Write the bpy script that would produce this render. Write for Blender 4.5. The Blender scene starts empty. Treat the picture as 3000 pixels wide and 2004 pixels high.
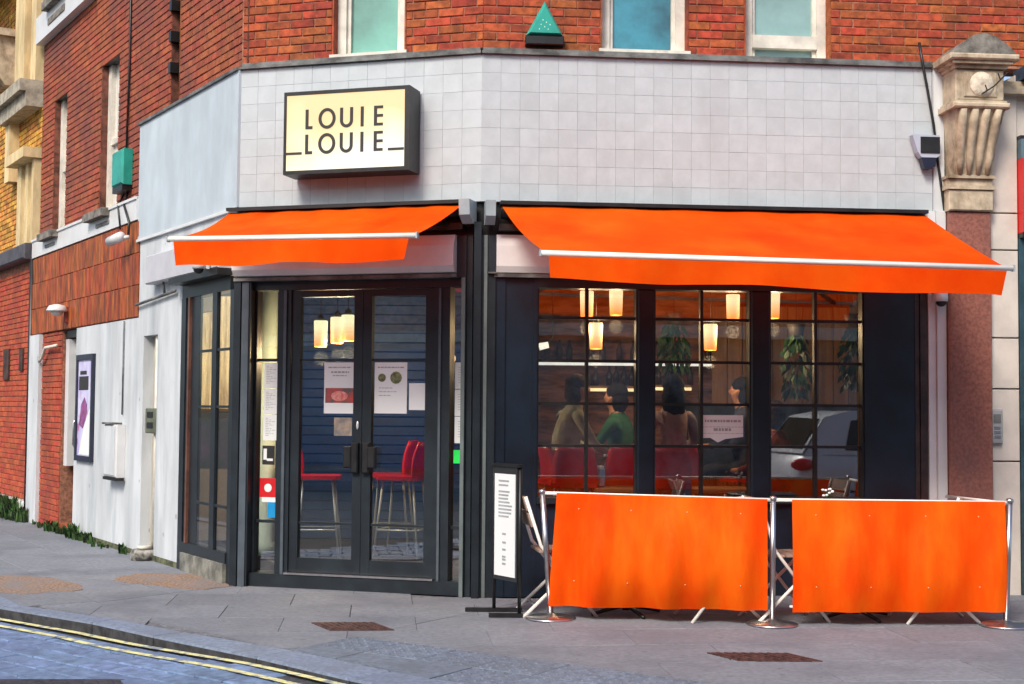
import bpy, bmesh, math, random
from mathutils import Vector, Matrix
random.seed(7)
S = bpy.context.scene
COL = S.collection
R = math.radians
# ---------------------------------------------------------------- camera, sky, sun, exposure
PITCH, ROLL, FPX, EYE = 0.0486, 0.008, 4000.0, 1.455
cam_d = bpy.data.cameras.new('camera')
cam_d.sensor_width = 36.0
cam_d.lens = FPX / 3000.0 * 36.0
cam_d.clip_start, cam_d.clip_end = 0.05, 2000
cam = bpy.data.objects.new('camera', cam_d)
COL.objects.link(cam)
cam.matrix_world = Matrix.Translation((0, 0, EYE)) @ Matrix.Rotation(math.pi / 2 + PITCH, 4, 'X') @ Matrix.Rotation(ROLL, 4, 'Z')
S.camera = cam

SUN_EL, SUN_AZ = R(44), R(206)            # azimuth clockwise from +Y
world = bpy.data.worlds.new('World')
S.world = world
world.use_nodes = True
wn = world.node_tree.nodes
sky_tex = wn.new('ShaderNodeTexSky')
sky_tex.sky_type = 'NISHITA'
sky_tex.sun_disc = False
sky_tex.sun_elevation, sky_tex.sun_rotation = SUN_EL, SUN_AZ
sky_tex.dust_density, sky_tex.ozone_density, sky_tex.air_density = 3.0, 1.0, 1.0
wn['Background'].inputs['Strength'].default_value = 0.105
world.node_tree.links.new(sky_tex.outputs[0], wn['Background'].inputs['Color'])
sun_d = bpy.data.lights.new('sun', 'SUN')
sun_d.energy, sun_d.angle, sun_d.color = 1.65, R(18), (1.0, 0.93, 0.82)
sun = bpy.data.objects.new('sun', sun_d)
COL.objects.link(sun)
sv = Vector((math.sin(SUN_AZ) * math.cos(SUN_EL), math.cos(SUN_AZ) * math.cos(SUN_EL), math.sin(SUN_EL)))
sun.rotation_euler = sv.to_track_quat('Z', 'Y').to_euler()
sun.location = sv * 60
S.view_settings.view_transform = 'Standard'
S.view_settings.look = 'None'
S.view_settings.exposure = 0.95
S.view_settings.gamma = 1.0
S.view_settings.use_curve_mapping = False
try:
    S.cycles.use_denoising = True
    S.cycles.max_bounces = 8
    S.cycles.transparent_max_bounces = 16
    S.cycles.sample_clamp_indirect = 4.0
except Exception:
    pass

# ---------------------------------------------------------------- facade frames (x right along the wall, y into the building, z up)
AA, AB_, AC = 1.009, 0.2824, 0.0943
BC = Vector((-0.254, 10.6, 0))
ABP = BC + 2.096 * Vector((-math.cos(AB_), math.sin(AB_), 0))
FR = {'C': Matrix.Translation(BC) @ Matrix.Rotation(AC, 4, 'Z'),
      'B': Matrix.Translation(BC) @ Matrix.Rotation(-AB_, 4, 'Z'),
      'A': Matrix.Translation(ABP) @ Matrix.Rotation(-AA, 4, 'Z'),
      'W': Matrix.Identity(4)}
FZ = .10                                   # floor level inside
BL = -2.096                                # left end of facade B in its own frame

# ---------------------------------------------------------------- materials
def nd(t, kind, **kw):
    n = t.nodes.new(kind)
    for k, v in kw.items():
        setattr(n, k, v)
    return n

MATS = {}
def mat(name, col, rough=0.6, metal=0.0, var=0.12, scale=6.0, bump=0.0, bscale=40.0, rnd=0.0, stretch=(1, 1, 1),
        col2=None, emit=0.0, coat=0.0, spec=0.5, trans=0.0, island=False, stain_or_light=None, detail=6.0, mix_lo=.38, mix_hi=.62, spots=None):
    if name in MATS:
        return MATS[name]
    m = bpy.data.materials.new(name)
    m.use_nodes = True
    t = m.node_tree
    b = t.nodes['Principled BSDF']
    L = t.links.new
    tc = nd(t, 'ShaderNodeTexCoord')
    mp = nd(t, 'ShaderNodeMapping')
    mp.inputs['Scale'].default_value = stretch
    L(tc.outputs['Object'], mp.inputs['Vector'])
    vec = mp.outputs[0]
    oi = nd(t, 'ShaderNodeObjectInfo')
    if rnd or island:
        ad = nd(t, 'ShaderNodeVectorMath', operation='MULTIPLY_ADD')
        L(oi.outputs['Random'], ad.inputs[0])
        ad.inputs[1].default_value = (37.0, 61.0, 83.0)
        L(vec, ad.inputs[2])
        vec = ad.outputs[0]
    nz = nd(t, 'ShaderNodeTexNoise')
    nz.inputs['Scale'].default_value = scale
    nz.inputs['Detail'].default_value = detail
    nz.inputs['Roughness'].default_value = 0.62
    L(vec, nz.inputs['Vector'])
    rp = nd(t, 'ShaderNodeMapRange')
    rp.inputs['From Min'].default_value, rp.inputs['From Max'].default_value = mix_lo, mix_hi
    L(nz.outputs['Fac'], rp.inputs['Value'])
    mx = nd(t, 'ShaderNodeMix', data_type='RGBA')
    c2 = col2 if col2 else tuple(max(0, c * (1 - var * 2)) for c in col)
    c1 = col if col2 else tuple(min(1, c * (1 + var * .6)) for c in col)
    mx.inputs['A'].default_value = (*c1, 1)
    mx.inputs['B'].default_value = (*c2, 1)
    L(rp.outputs[0], mx.inputs['Factor'])
    out = mx.outputs['Result']
    if rnd or island:
        hs = nd(t, 'ShaderNodeHueSaturation')
        src = oi.outputs['Random']
        if island:
            ge = nd(t, 'ShaderNodeNewGeometry')
            sm = nd(t, 'ShaderNodeMath', operation='ADD')
            L(oi.outputs['Random'], sm.inputs[0])
            L(ge.outputs['Random Per Island'], sm.inputs[1])
            fr = nd(t, 'ShaderNodeMath', operation='FRACT')
            L(sm.outputs[0], fr.inputs[0])
            src = fr.outputs[0]
        r2 = nd(t, 'ShaderNodeMapRange')
        r2.inputs['To Min'].default_value, r2.inputs['To Max'].default_value = 1 - rnd, 1 + rnd * .7
        L(src, r2.inputs['Value'])
        L(r2.outputs[0], hs.inputs['Value'])
        wn2 = nd(t, 'ShaderNodeTexWhiteNoise', noise_dimensions='1D')
        L(src, wn2.inputs['W'])
        r3 = nd(t, 'ShaderNodeMapRange')
        r3.inputs['To Min'].default_value, r3.inputs['To Max'].default_value = 0.5 - rnd * .045, 0.5 + rnd * .045
        L(wn2.outputs['Value'], r3.inputs['Value'])
        L(r3.outputs[0], hs.inputs['Hue'])
        L(out, hs.inputs['Color'])
        out = hs.outputs[0]
    if stain_or_light:                                # patches of their own colour: dirt, weathering, or painted light on the orange canvas
        scol, sscale, slo, shi, sst = stain_or_light
        mp2 = nd(t, 'ShaderNodeMapping')
        mp2.inputs['Scale'].default_value = sst
        ge2 = nd(t, 'ShaderNodeNewGeometry')
        L(ge2.outputs['Position'], mp2.inputs['Vector'])
        n2 = nd(t, 'ShaderNodeTexNoise')
        n2.inputs['Scale'].default_value = sscale
        n2.inputs['Detail'].default_value = 7
        n2.inputs['Roughness'].default_value = 0.65
        L(mp2.outputs[0], n2.inputs['Vector'])
        r4 = nd(t, 'ShaderNodeMapRange')
        r4.inputs['From Min'].default_value, r4.inputs['From Max'].default_value = slo, shi
        L(n2.outputs['Fac'], r4.inputs['Value'])
        m2 = nd(t, 'ShaderNodeMix', data_type='RGBA')
        L(r4.outputs[0], m2.inputs['Factor'])
        L(out, m2.inputs['A'])
        m2.inputs['B'].default_value = (*scol, 1)
        out = m2.outputs['Result']
    if spots:                                # chewing gum, drips and small marks
        pcol, psc, pth = spots
        ge3 = nd(t, 'ShaderNodeNewGeometry')
        vo = nd(t, 'ShaderNodeTexVoronoi')
        vo.inputs['Scale'].default_value = psc
        L(ge3.outputs['Position'], vo.inputs['Vector'])
        wn3 = nd(t, 'ShaderNodeTexWhiteNoise', noise_dimensions='3D')
        L(vo.outputs['Position'], wn3.inputs['Vector'])
        ml = nd(t, 'ShaderNodeMath', operation='MULTIPLY')
        L(wn3.outputs['Value'], ml.inputs[0]); ml.inputs[1].default_value = pth
        lt = nd(t, 'ShaderNodeMath', operation='LESS_THAN')
        L(vo.outputs['Distance'], lt.inputs[0]); L(ml.outputs[0], lt.inputs[1])
        m3 = nd(t, 'ShaderNodeMath', operation='MULTIPLY')
        L(lt.outputs[0], m3.inputs[0]); m3.inputs[1].default_value = .55
        m4 = nd(t, 'ShaderNodeMix', data_type='RGBA')
        L(m3.outputs[0], m4.inputs['Factor']); L(out, m4.inputs['A']); m4.inputs['B'].default_value = (*pcol, 1)
        out = m4.outputs['Result']
    L(out, b.inputs['Base Color'])
    b.inputs['Roughness'].default_value = rough
    b.inputs['Metallic'].default_value = metal
    b.inputs['Specular IOR Level'].default_value = spec
    b.inputs['Coat Weight'].default_value = coat
    if emit:
        L(out, b.inputs['Emission Color'])
        b.inputs['Emission Strength'].default_value = emit
    if bump:
        n3 = nd(t, 'ShaderNodeTexNoise')
        n3.inputs['Scale'].default_value = bscale
        n3.inputs['Detail'].default_value = 5
        L(vec, n3.inputs['Vector'])
        bp = nd(t, 'ShaderNodeBump')
        bp.inputs['Strength'].default_value = bump
        bp.inputs['Distance'].default_value = 0.01
        L(n3.outputs['Fac'], bp.inputs['Height'])
        L(bp.outputs[0], b.inputs['Normal'])
    if trans:
        tr = nd(t, 'ShaderNodeBsdfTranslucent')
        L(out, tr.inputs['Color'])
        ms = nd(t, 'ShaderNodeMixShader')
        ms.inputs[0].default_value = trans
        L(b.outputs[0], ms.inputs[1])
        L(tr.outputs[0], ms.inputs[2])
        L(ms.outputs[0], t.nodes['Material Output'].inputs['Surface'])
    MATS[name] = m
    return m

def glass(name, tint=(.88, .91, .92), ior=2.4):
    if name in MATS:
        return MATS[name]
    m = bpy.data.materials.new(name)
    m.use_nodes = True
    t = m.node_tree
    t.nodes.remove(t.nodes['Principled BSDF'])
    tr = nd(t, 'ShaderNodeBsdfTransparent')
    tr.inputs[0].default_value = (*tint, 1)
    gl = nd(t, 'ShaderNodeBsdfGlossy')
    gl.inputs['Roughness'].default_value = 0.012
    fr = nd(t, 'ShaderNodeFresnel')
    ge = nd(t, 'ShaderNodeNewGeometry')      # same reflectance on both faces of the pane
    mr = nd(t, 'ShaderNodeMapRange')
    mr.inputs['To Min'].default_value, mr.inputs['To Max'].default_value = ior, 1 / ior
    t.links.new(ge.outputs['Backfacing'], mr.inputs['Value'])
    t.links.new(mr.outputs[0], fr.inputs['IOR'])
    tc = nd(t, 'ShaderNodeTexCoord')
    nz = nd(t, 'ShaderNodeTexNoise')
    nz.inputs['Scale'].default_value = 1.6
    t.links.new(tc.outputs['Object'], nz.inputs['Vector'])
    bp = nd(t, 'ShaderNodeBump')
    bp.inputs['Strength'].default_value = 0.03
    bp.inputs['Distance'].default_value = 0.02
    t.links.new(nz.outputs['Fac'], bp.inputs['Height'])
    t.links.new(bp.outputs[0], gl.inputs['Normal'])
    ms = nd(t, 'ShaderNodeMixShader')
    t.links.new(fr.outputs[0], ms.inputs[0])
    t.links.new(tr.outputs[0], ms.inputs[1])
    t.links.new(gl.outputs[0], ms.inputs[2])
    t.links.new(ms.outputs[0], t.nodes['Material Output'].inputs['Surface'])
    MATS[name] = m
    return m

BRICK = mat('brick_red', (.40, .078, .024), .85, var=.22, scale=14, bump=.25, bscale=60, rnd=.3, island=True, stain_or_light=((.07, .025, .018), 1.6, .52, .72, (1, 1, 1)))
BRICK_SIDE = mat('brick_side_street', (.36, .085, .036), .85, var=.16, scale=10, bump=.25, bscale=60, rnd=.2, island=True, stain_or_light=((.13, .05, .045), .9, .45, .7, (1, 1, 1)))
BRICK_LOW = mat('brick_painted_red', (.44, .075, .03), .8, var=.15, scale=10, bump=.2, rnd=.2, island=True, stain_or_light=((.16, .04, .025), 1.5, .5, .75, (1, 1, .4)))
BRICK_YEL = mat('brick_yellow_stock', (.62, .30, .05), .85, var=.25, scale=10, bump=.2, rnd=.4, island=True)
MORTAR = mat('mortar', (.36, .16, .10), .95, var=.25, scale=20, bump=.3)
MORTAR_Y = mat('mortar_ochre', (.22, .12, .04), .95, var=.2, scale=20)
TILE = mat('glazed_white_tile', (.495, .538, .566), .2, var=.04, scale=5, rnd=.035, island=True, bump=.10, bscale=7, stain_or_light=((.40, .41, .43), 1.6, .52, .9, (1.2, 1.2, .4)), spots=((.30, .25, .20), 2.2, .07))
GROUT = mat('tile_grout', (.47, .49, .505), .9, var=.2, scale=8)
RENDER = mat('white_wall_paint', (.60, .635, .66), .75, var=.08, scale=2.5, bump=.12, bscale=25, stretch=(1, 1, .35), stain_or_light=((.31, .345, .37), 1.3, .47, .76, (1.8, 1.8, .28)), spots=((.25, .25, .23), 3.5, .12))
RENDER_B = mat('pale_blue_paint', (.50, .575, .63), .65, var=.07, scale=2.5, bump=.08, bscale=20, stretch=(1, 1, .5), stain_or_light=((.36, .42, .46), .9, .45, .8, (1, 1, .5)))
WHITE = mat('white_gloss_paint', (.68, .685, .69), .3, var=.04, scale=4, bump=.03, bscale=12)
OFFW = mat('cream_paint', (.70, .66, .58), .5, var=.12, scale=5, bump=.1, stain_or_light=((.38, .34, .28), 4, .58, .75, (1, 1, 1)))
LEAD = mat('lead_flashing', (.16, .165, .16), .6, var=.35, scale=5, bump=.3, bscale=18)
DARK = mat('charcoal_frame_paint', (.014, .021, .028), .38, var=.18, scale=5, bump=.04, bscale=30)
NAVY = mat('navy_panel_paint', (.007, .015, .029), .36, var=.25, scale=2.5, bump=.03)
BLACK = mat('black_metal', (.012, .012, .013), .42, var=.3, scale=8)
ORANGE = mat('orange_awning_canvas', (.95, .085, .001), .75, col2=(.95, .135, .006), scale=1.1, bump=.25, bscale=160, trans=.30, spec=.06, detail=4, stain_or_light=((.90, .048, .001), .9, .46, .74, (1, 1, 1)))  # uneven light painted in as lighter and redder patches
ORANGE_B = mat('orange_banner_canvas', (.95, .080, .001), .62, col2=(.95, .15, .005), scale=2.0, bump=.25, bscale=160, trans=.16, spec=.08, detail=4, stretch=(1.6, 1.6, .35), stain_or_light=((.90, .045, .001), 1.2, .46, .72, (1.6, 1.6, .5)))  # light variation painted into the cloth, patches drawn out vertically
STEEL = mat('brushed_steel', (.62, .60, .60), .28, 1.0, var=.08, scale=12)
ALU = mat('white_aluminium_bar', (.90, .86, .80), .45, .0, var=.04)
GREYM = mat('grey_end_cap', (.42, .47, .50), .42, .2, var=.06)
ROOMP = mat('tan_wood_panel', (.42, .22, .10), .6, var=.2, scale=4, rnd=.12, stretch=(3, 3, .2))
CHROME = mat('chrome', (.80, .80, .82), .25, .35, var=.02)
CLAD = mat('rust_hanging_tile', (.38, .080, .014), .55, var=.3, scale=12, rnd=.24, stretch=(1, 1, .3), bump=.2, bscale=30, stain_or_light=((.15, .030, .008), 2, .58, .85, (4, 4, .3)))
STONE = mat('weathered_stone', (.52, .43, .31), .85, var=.15, scale=7, bump=.5, bscale=25, stain_or_light=((.17, .105, .055), 4.5, .5, .72, (1.3, 1.3, .7)))
STONE_D = mat('stone_cap_grey', (.22, .205, .18), .9, var=.3, scale=9, bump=.5, bscale=25)
STONE_C = mat('cream_stone_pier', (.62, .56, .50), .7, var=.06, scale=4, bump=.1)
GRANITE = mat('red_granite', (.30, .115, .085), .32, var=.17, scale=38, bump=.05, detail=9, stain_or_light=((.14, .075, .075), 1.3, .45, .8, (1, 1, .6)))
SLAB = mat('paving_slab', (.205, .220, .250), .78, var=.10, scale=26, bump=.3, bscale=110, rnd=.10, stain_or_light=((.125, .133, .160), 1.3, .46, .72, (1, 1, 1)), spots=((.10, .10, .105), 7.0, .16))
JOINT = mat('paving_joint', (.17, .172, .185), .95, var=.3, scale=18)
KERB = mat('granite_kerb', (.20, .245, .335), .7, var=.14, scale=30, bump=.2, rnd=.1, stain_or_light=((.15, .165, .19), 2, .5, .8, (1, 1, 1)))
KERB_F = mat('dark_kerb_face', (.05, .05, .055), .9, var=.3, scale=12)  # darker colour for the side faces of the kerb
SETT = mat('blue_grey_sett', (.17, .25, .42), .55, var=.2, scale=12, bump=.3, bscale=60, rnd=.16, island=True, stain_or_light=((.11, .155, .26), .9, .45, .75, (1, 1, 1)))
ROADM = mat('asphalt', (.062, .066, .075), .85, var=.25, scale=30, bump=.4, bscale=120)
TACT = mat('tactile_slab', (.165, .20, .26), .75, var=.16, scale=20, bump=.2, bscale=70, rnd=.09, stain_or_light=((.11, .125, .15), 1.2, .48, .75, (1, 1, 1)), spots=((.09, .095, .105), 7.0, .14))
YELLOW = mat('faded_yellow_paint', (.76, .72, .34), .7, var=.1, scale=20, stain_or_light=((.20, .24, .30), 11, .50, .60, (1, 1, 1)))
IRON = mat('rusty_iron', (.105, .05, .045), .65, .3, var=.3, scale=25, bump=.3, bscale=60)
TAN = mat('tan_resin_gravel', (.33, .215, .145), .9, var=.3, scale=45, bump=.6, bscale=150, stain_or_light=((.20, .185, .19), 2.6, .44, .66, (1, 1, 1)))
WEED = mat('weed_leaf', (.05, .125, .025), .7, var=.5, scale=9, rnd=.45, island=True, trans=.2)
GREENBOX = mat('teal_alarm_plastic', (.02, .33, .26), .4, var=.1, scale=5)
TEAL1 = mat('frosted_glass_green', (.115, .36, .29), .35, var=.22, scale=.9, coat=1.0)
TEAL2 = mat('frosted_glass_blue', (.035, .24, .33), .35, var=.45, scale=.8, coat=1.0)
TEAL3 = mat('frosted_glass_pale', (.22, .37, .36), .35, var=.18, scale=1.0, coat=1.0)
GLASS = glass('shop_glass')
GLASS_D = glass('door_glass', (.84, .94, .99), 2.25)
PAPER = mat('white_paper', (.76, .78, .78), .7, var=.02, scale=2)
INK = mat('black_print', (.03, .03, .032), .7, var=.1)
INKG = mat('grey_print', (.36, .37, .38), .7, var=.1)
REDPL = mat('red_plastic', (.72, .010, .020), .35, var=.1, scale=3, coat=.2)
WOODT = mat('oak_table', (.30, .16, .07), .5, var=.2, scale=4, stretch=(1, 8, 1))

# ---------------------------------------------------------------- mesh builder and scene tree
class MB:
    def __init__(s):
        s.v, s.f, s.mi, s.sm = [], [], [], []
    def add(s, vs, fs, mi=0, smooth=False, M=None):
        o = len(s.v)
        s.v += [tuple(M @ Vector(p)) if M else tuple(p) for p in vs]
        for f in fs:
            s.f.append([i + o for i in f]); s.mi.append(mi); s.sm.append(smooth)
        return s
    def box(s, x0, x1, y0, y1, z0, z1, mi=0, M=None, ch=0.0):
        if x0 > x1: x0, x1 = x1, x0
        if y0 > y1: y0, y1 = y1, y0
        if z0 > z1: z0, z1 = z1, z0
        if ch > 0:                          # chamfered towards -y (the side one sees)
            vs = [(x0, y1, z0), (x1, y1, z0), (x1, y1, z1), (x0, y1, z1), (x0, y0 + ch, z0), (x1, y0 + ch, z0), (x1, y0 + ch, z1), (x0, y0 + ch, z1),
                  (x0 + ch, y0, z0 + ch), (x1 - ch, y0, z0 + ch), (x1 - ch, y0, z1 - ch), (x0 + ch, y0, z1 - ch)]
            fs = [(8, 9, 10, 11), (4, 5, 9, 8), (5, 6, 10, 9), (6, 7, 11, 10), (7, 4, 8, 11), (0, 1, 5, 4), (1, 2, 6, 5), (2, 3, 7, 6), (3, 0, 4, 7), (3, 2, 1, 0)]
            return s.add(vs, fs, mi, False, M)
        vs = [(x0, y0, z0), (x1, y0, z0), (x1, y1, z0), (x0, y1, z0), (x0, y0, z1), (x1, y0, z1), (x1, y1, z1), (x0, y1, z1)]
        fs = [(3, 2, 1, 0), (4, 5, 6, 7), (0, 1, 5, 4), (1, 2, 6, 5), (2, 3, 7, 6), (3, 0, 4, 7)]
        return s.add(vs, fs, mi, False, M)
    def prism(s, poly, h0, h1, axis='z', mi=0, M=None, smooth=False):
        n = len(poly)
        if axis == 'z': g = lambda p, h: (p[0], p[1], h)
        elif axis == 'y': g = lambda p, h: (p[0], h, p[1])
        else: g = lambda p, h: (h, p[0], p[1])
        vs = [g(p, h0) for p in poly] + [g(p, h1) for p in poly]
        fs = [(i, (i + 1) % n, n + (i + 1) % n, n + i) for i in range(n)]
        a = len(s.f)
        s.add(vs, fs, mi, smooth, M)
        o = len(s.v) - 2 * n
        s.f += [[o + i for i in range(n)][::-1], [o + n + i for i in range(n)]]; s.mi += [mi, mi]; s.sm += [False, False]
        return s
    def tube(s, pts, r, n=8, mi=0, cap=True, M=None):
        pts = [Vector(p) for p in pts]
        rr = r if isinstance(r, (list, tuple)) else [r] * len(pts)
        up = None; vs = []
        for i, p in enumerate(pts):
            d = (pts[min(i + 1, len(pts) - 1)] - pts[max(i - 1, 0)]).normalized()
            if up is None:
                up = Vector((0, 0, 1)) if abs(d.z) < .9 else Vector((1, 0, 0))
            a = d.cross(up).normalized(); b = a.cross(d).normalized(); up = b
            for k in range(n):
                t = 2 * math.pi * k / n
                vs.append(tuple(p + rr[i] * (math.cos(t) * a + math.sin(t) * b)))
        fs = []
        for i in range(len(pts) - 1):
            for k in range(n):
                fs.append((i * n + k, i * n + (k + 1) % n, (i + 1) * n + (k + 1) % n, (i + 1) * n + k))
        if cap:
            fs += [tuple(range(n))[::-1], tuple((len(pts) - 1) * n + k for k in range(n))]
        return s.add(vs, fs, mi, n > 5, M)
    def lathe(s, prof, n=16, mi=0, M=None, smooth=True):
        vs, fs = [], []
        for r, z in prof:
            for k in range(n):
                t = 2 * math.pi * k / n
                vs.append((r * math.cos(t), r * math.sin(t), z))
        for i in range(len(prof) - 1):
            for k in range(n):
                fs.append((i * n + k, i * n + (k + 1) % n, (i + 1) * n + (k + 1) % n, (i + 1) * n + k))
        fs += [tuple(range(n))[::-1], tuple((len(prof) - 1) * n + k for k in range(n))]
        return s.add(vs, fs, mi, smooth, M)
    def ell(s, c, r, n=12, m=8, mi=0, M=None):
        vs, fs = [], []
        for i in range(1, m):
            ph = math.pi * i / m
            for k in range(n):
                t = 2 * math.pi * k / n
                vs.append((c[0] + r[0] * math.sin(ph) * math.cos(t), c[1] + r[1] * math.sin(ph) * math.sin(t), c[2] + r[2] * math.cos(ph)))
        top, bot = len(vs), len(vs) + 1
        vs += [(c[0], c[1], c[2] + r[2]), (c[0], c[1], c[2] - r[2])]
        for i in range(m - 2):
            for k in range(n):
                fs.append((i * n + k, (i + 1) * n + k, (i + 1) * n + (k + 1) % n, i * n + (k + 1) % n))
        for k in range(n):
            fs.append((top, k, (k + 1) % n)); fs.append((bot, (m - 2) * n + (k + 1) % n, (m - 2) * n + k))
        return s.add(vs, fs, mi, True, M)
    def mesh(s, name, mats):
        me = bpy.data.meshes.new(name)
        me.from_pydata(s.v, [], s.f)
        for m in (mats if isinstance(mats, (list, tuple)) else [mats]):
            me.materials.append(m)
        me.polygons.foreach_set('material_index', s.mi)
        me.polygons.foreach_set('use_smooth', s.sm)
        me.update()
        return me

WM = {}                                     # world matrix of every object made here
def place(o, M, parent=None):
    WM[o.name] = M
    COL.objects.link(o)
    if parent:
        o.parent = parent
        o.matrix_basis = WM[parent.name].inverted() @ M
    else:
        o.matrix_basis = M
    return o
def props(o, label=None, cat=None, group=None, kind=None):
    if label: o['label'] = label
    if cat: o['category'] = cat
    if group: o['group'] = group
    if kind: o['kind'] = kind
    return o
def T(*p): return Matrix.Translation(p)
def RZ(a): return Matrix.Rotation(a, 4, 'Z')
def thing(name, label, cat, M, group=None):
    o = bpy.data.objects.new(name, None)
    o.empty_display_size = .1
    place(o, M)
    return props(o, label, cat, group)
def part(name, mb, mats, parent, M=None, kind=None, label=None):
    me = mb if isinstance(mb, bpy.types.Mesh) else mb.mesh(name, mats)
    o = bpy.data.objects.new(name, me)
    place(o, M if M is not None else WM[parent.name], parent)
    return props(o, label, None, None, kind)
def single(name, mb, mats, M, label=None, cat=None, group=None, kind=None):
    o = bpy.data.objects.new(name, mb.mesh(name, mats))
    place(o, M)
    return props(o, label, cat, group, kind)
def copy_tree(o, M, parent=None):
    old = WM[o.name]
    c = o.copy()
    place(c, M, parent)
    for ch in list(o.children):
        copy_tree(ch, M @ old.inverted() @ WM[ch.name], c)
    return c

def ray(px, py):                            # direction seen at a pixel of the 2347 px wide photograph
    x, y = px * 3000 / 2347 - 1500, py * 3000 / 2347 - 1002
    cr, sr = math.cos(ROLL), math.sin(ROLL)
    X, Y = (x * cr + y * sr) / FPX, (-x * sr + y * cr) / FPX
    return Vector((X, math.cos(PITCH) + Y * math.sin(PITCH), math.sin(PITCH) - Y * math.cos(PITCH)))
def gnd(px, py, z=0.0):
    r = ray(px, py); t = (z - EYE) / r.z
    return Vector((r.x * t, r.y * t, z))
def deep(px, py, Y):
    r = ray(px, py); t = Y / r.y
    return Vector((r.x * t, Y, EYE + r.z * t))

# ================================================================ GROUND
single('ground', MB().box(-150, 150, -150, 150, -.40, -.30), ROADM, Matrix.Identity(4), kind='structure')
kerb_out = [Vector((-8.9, 17.8, 0)), Vector((-6.2, 13.6, 0))] + [gnd(*p) for p in ((0, 1392), (211, 1427), (351, 1458), (587, 1506), (800, 1556))] + \
           [Vector((.1, 6.55, 0)), Vector((1.3, 6.15, 0)), Vector((3.2, 6.05, 0)), Vector((14, 6.9, 0))]
def offset_path(path, d):
    out = []
    for i, p in enumerate(path):
        t = (path[min(i + 1, len(path) - 1)] - path[max(i - 1, 0)]).normalized()
        out.append(p + Vector((-t.y, t.x, 0)) * d)
    return out
def offset_path2(path, ds):
    return [offset_path(path, d)[i] for i, d in enumerate(ds)]
kerb_in = offset_path2(kerb_out, [.15, .15, .15, .18, .22, .28, .30, .30, .30, .30, .30])
def road_z(x):                              # kerb dropped towards the crossing on the right
    t = min(1, max(0, (x + 2.9) / 1.9)); t = t * t * (3 - 2 * t)
    return -.065 + .048 * t
mb = MB()                                   # road deck
n = 46
for j in range(n):
    xa, xb = -14 + j * .75, -14 + (j + 1) * .75
    mb.add([(xa, -1.2, road_z(xa) - .012), (xb, -1.2, road_z(xb) - .012), (xb, 26, road_z(xb) - .012), (xa, 26, road_z(xa) - .012)], [(0, 1, 2, 3)])
for v in ((-60, -14), (-14 + n * .75, 60)):
    zz = road_z(v[0] if v[0] > 0 else v[1]) - .012
    mb.add([(v[0], -1.2, zz), (v[1], -1.2, zz), (v[1], 26, zz), (v[0], 26, zz)], [(0, 1, 2, 3)])
road = single('road', mb, ROADM, Matrix.Identity(4), kind='structure')
# pavement bed under the slabs
W = lambda fr, x, y=0.0: (FR[fr] @ Vector((x, y, 0)))
bed = [(p.x, p.y) for p in kerb_in] + [(14, 12.4)] + [tuple(W('C', 6, .4)[:2]), tuple(W('C', 0, .4)[:2]), tuple(W('B', BL, .4)[:2]), tuple(W('A', -9.5, .4)[:2])]
bm = bmesh.new()
vv = [bm.verts.new((x, y, -.012)) for x, y in bed]
f = bm.faces.new(vv)
bm.normal_update()
if f.normal.z < 0: f.normal_flip()
bmesh.ops.triangulate(bm, faces=[f])
me = bpy.data.meshes.new('pavement'); bm.to_mesh(me); bm.free(); me.materials.append(JOINT)
pavement = bpy.data.objects.new('pavement', me)
place(pavement, Matrix.Identity(4)); pavement['kind'] = 'structure'

def clip(poly, p, nrm):                     # keep the side the normal points to
    out = []
    for i in range(len(poly)):
        a, b = poly[i], poly[(i + 1) % len(poly)]
        da, db = (a - p).dot(nrm), (b - p).dot(nrm)
        if da >= 0: out.append(a)
        if da * db < 0: out.append(a + (b - a) * (da / (da - db)))
    return out
def area(poly):
    return abs(sum(poly[i].x * poly[(i + 1) % len(poly)].y - poly[(i + 1) % len(poly)].x * poly[i].y for i in range(len(poly)))) / 2
bis = (Vector((-math.cos(AA), math.sin(AA), 0)) - Vector((math.cos(AB_), -math.sin(AB_), 0))).normalized()   # splits side street from front paving
def pave_poly(poly, side):
    poly = clip(poly, ABP, bis if side == 'A' else -bis)
    for i in range(len(kerb_in) - 1):
        a, b = kerb_in[i], kerb_in[i + 1]
        c = sum(poly, Vector()) / max(1, len(poly)) if poly else None
        if not poly: return []
        t = (b - a).normalized()
        if -1.2 < (c - a).dot(t) < (b - a).length + 1.2:
            poly = clip(poly, a, Vector((-t.y, t.x, 0)))
    for frn in ('A', 'B', 'C'):
        if not poly: return []
        c = sum(poly, Vector()) / len(poly)
        loc = FR[frn].inverted() @ c
        rng = {'A': (-9.5, 0), 'B': (BL, 0), 'C': (0, 6)}[frn]
        if rng[0] - .5 < loc.x < rng[1] + .5:
            nr = FR[frn].to_3x3() @ Vector((0, -1, 0))
            if frn == 'A' and side != 'A': continue
            if frn != 'A' and side == 'A': continue
            poly = clip(poly, FR[frn] @ Vector((0, .02, 0)), nr)
    return poly
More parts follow.
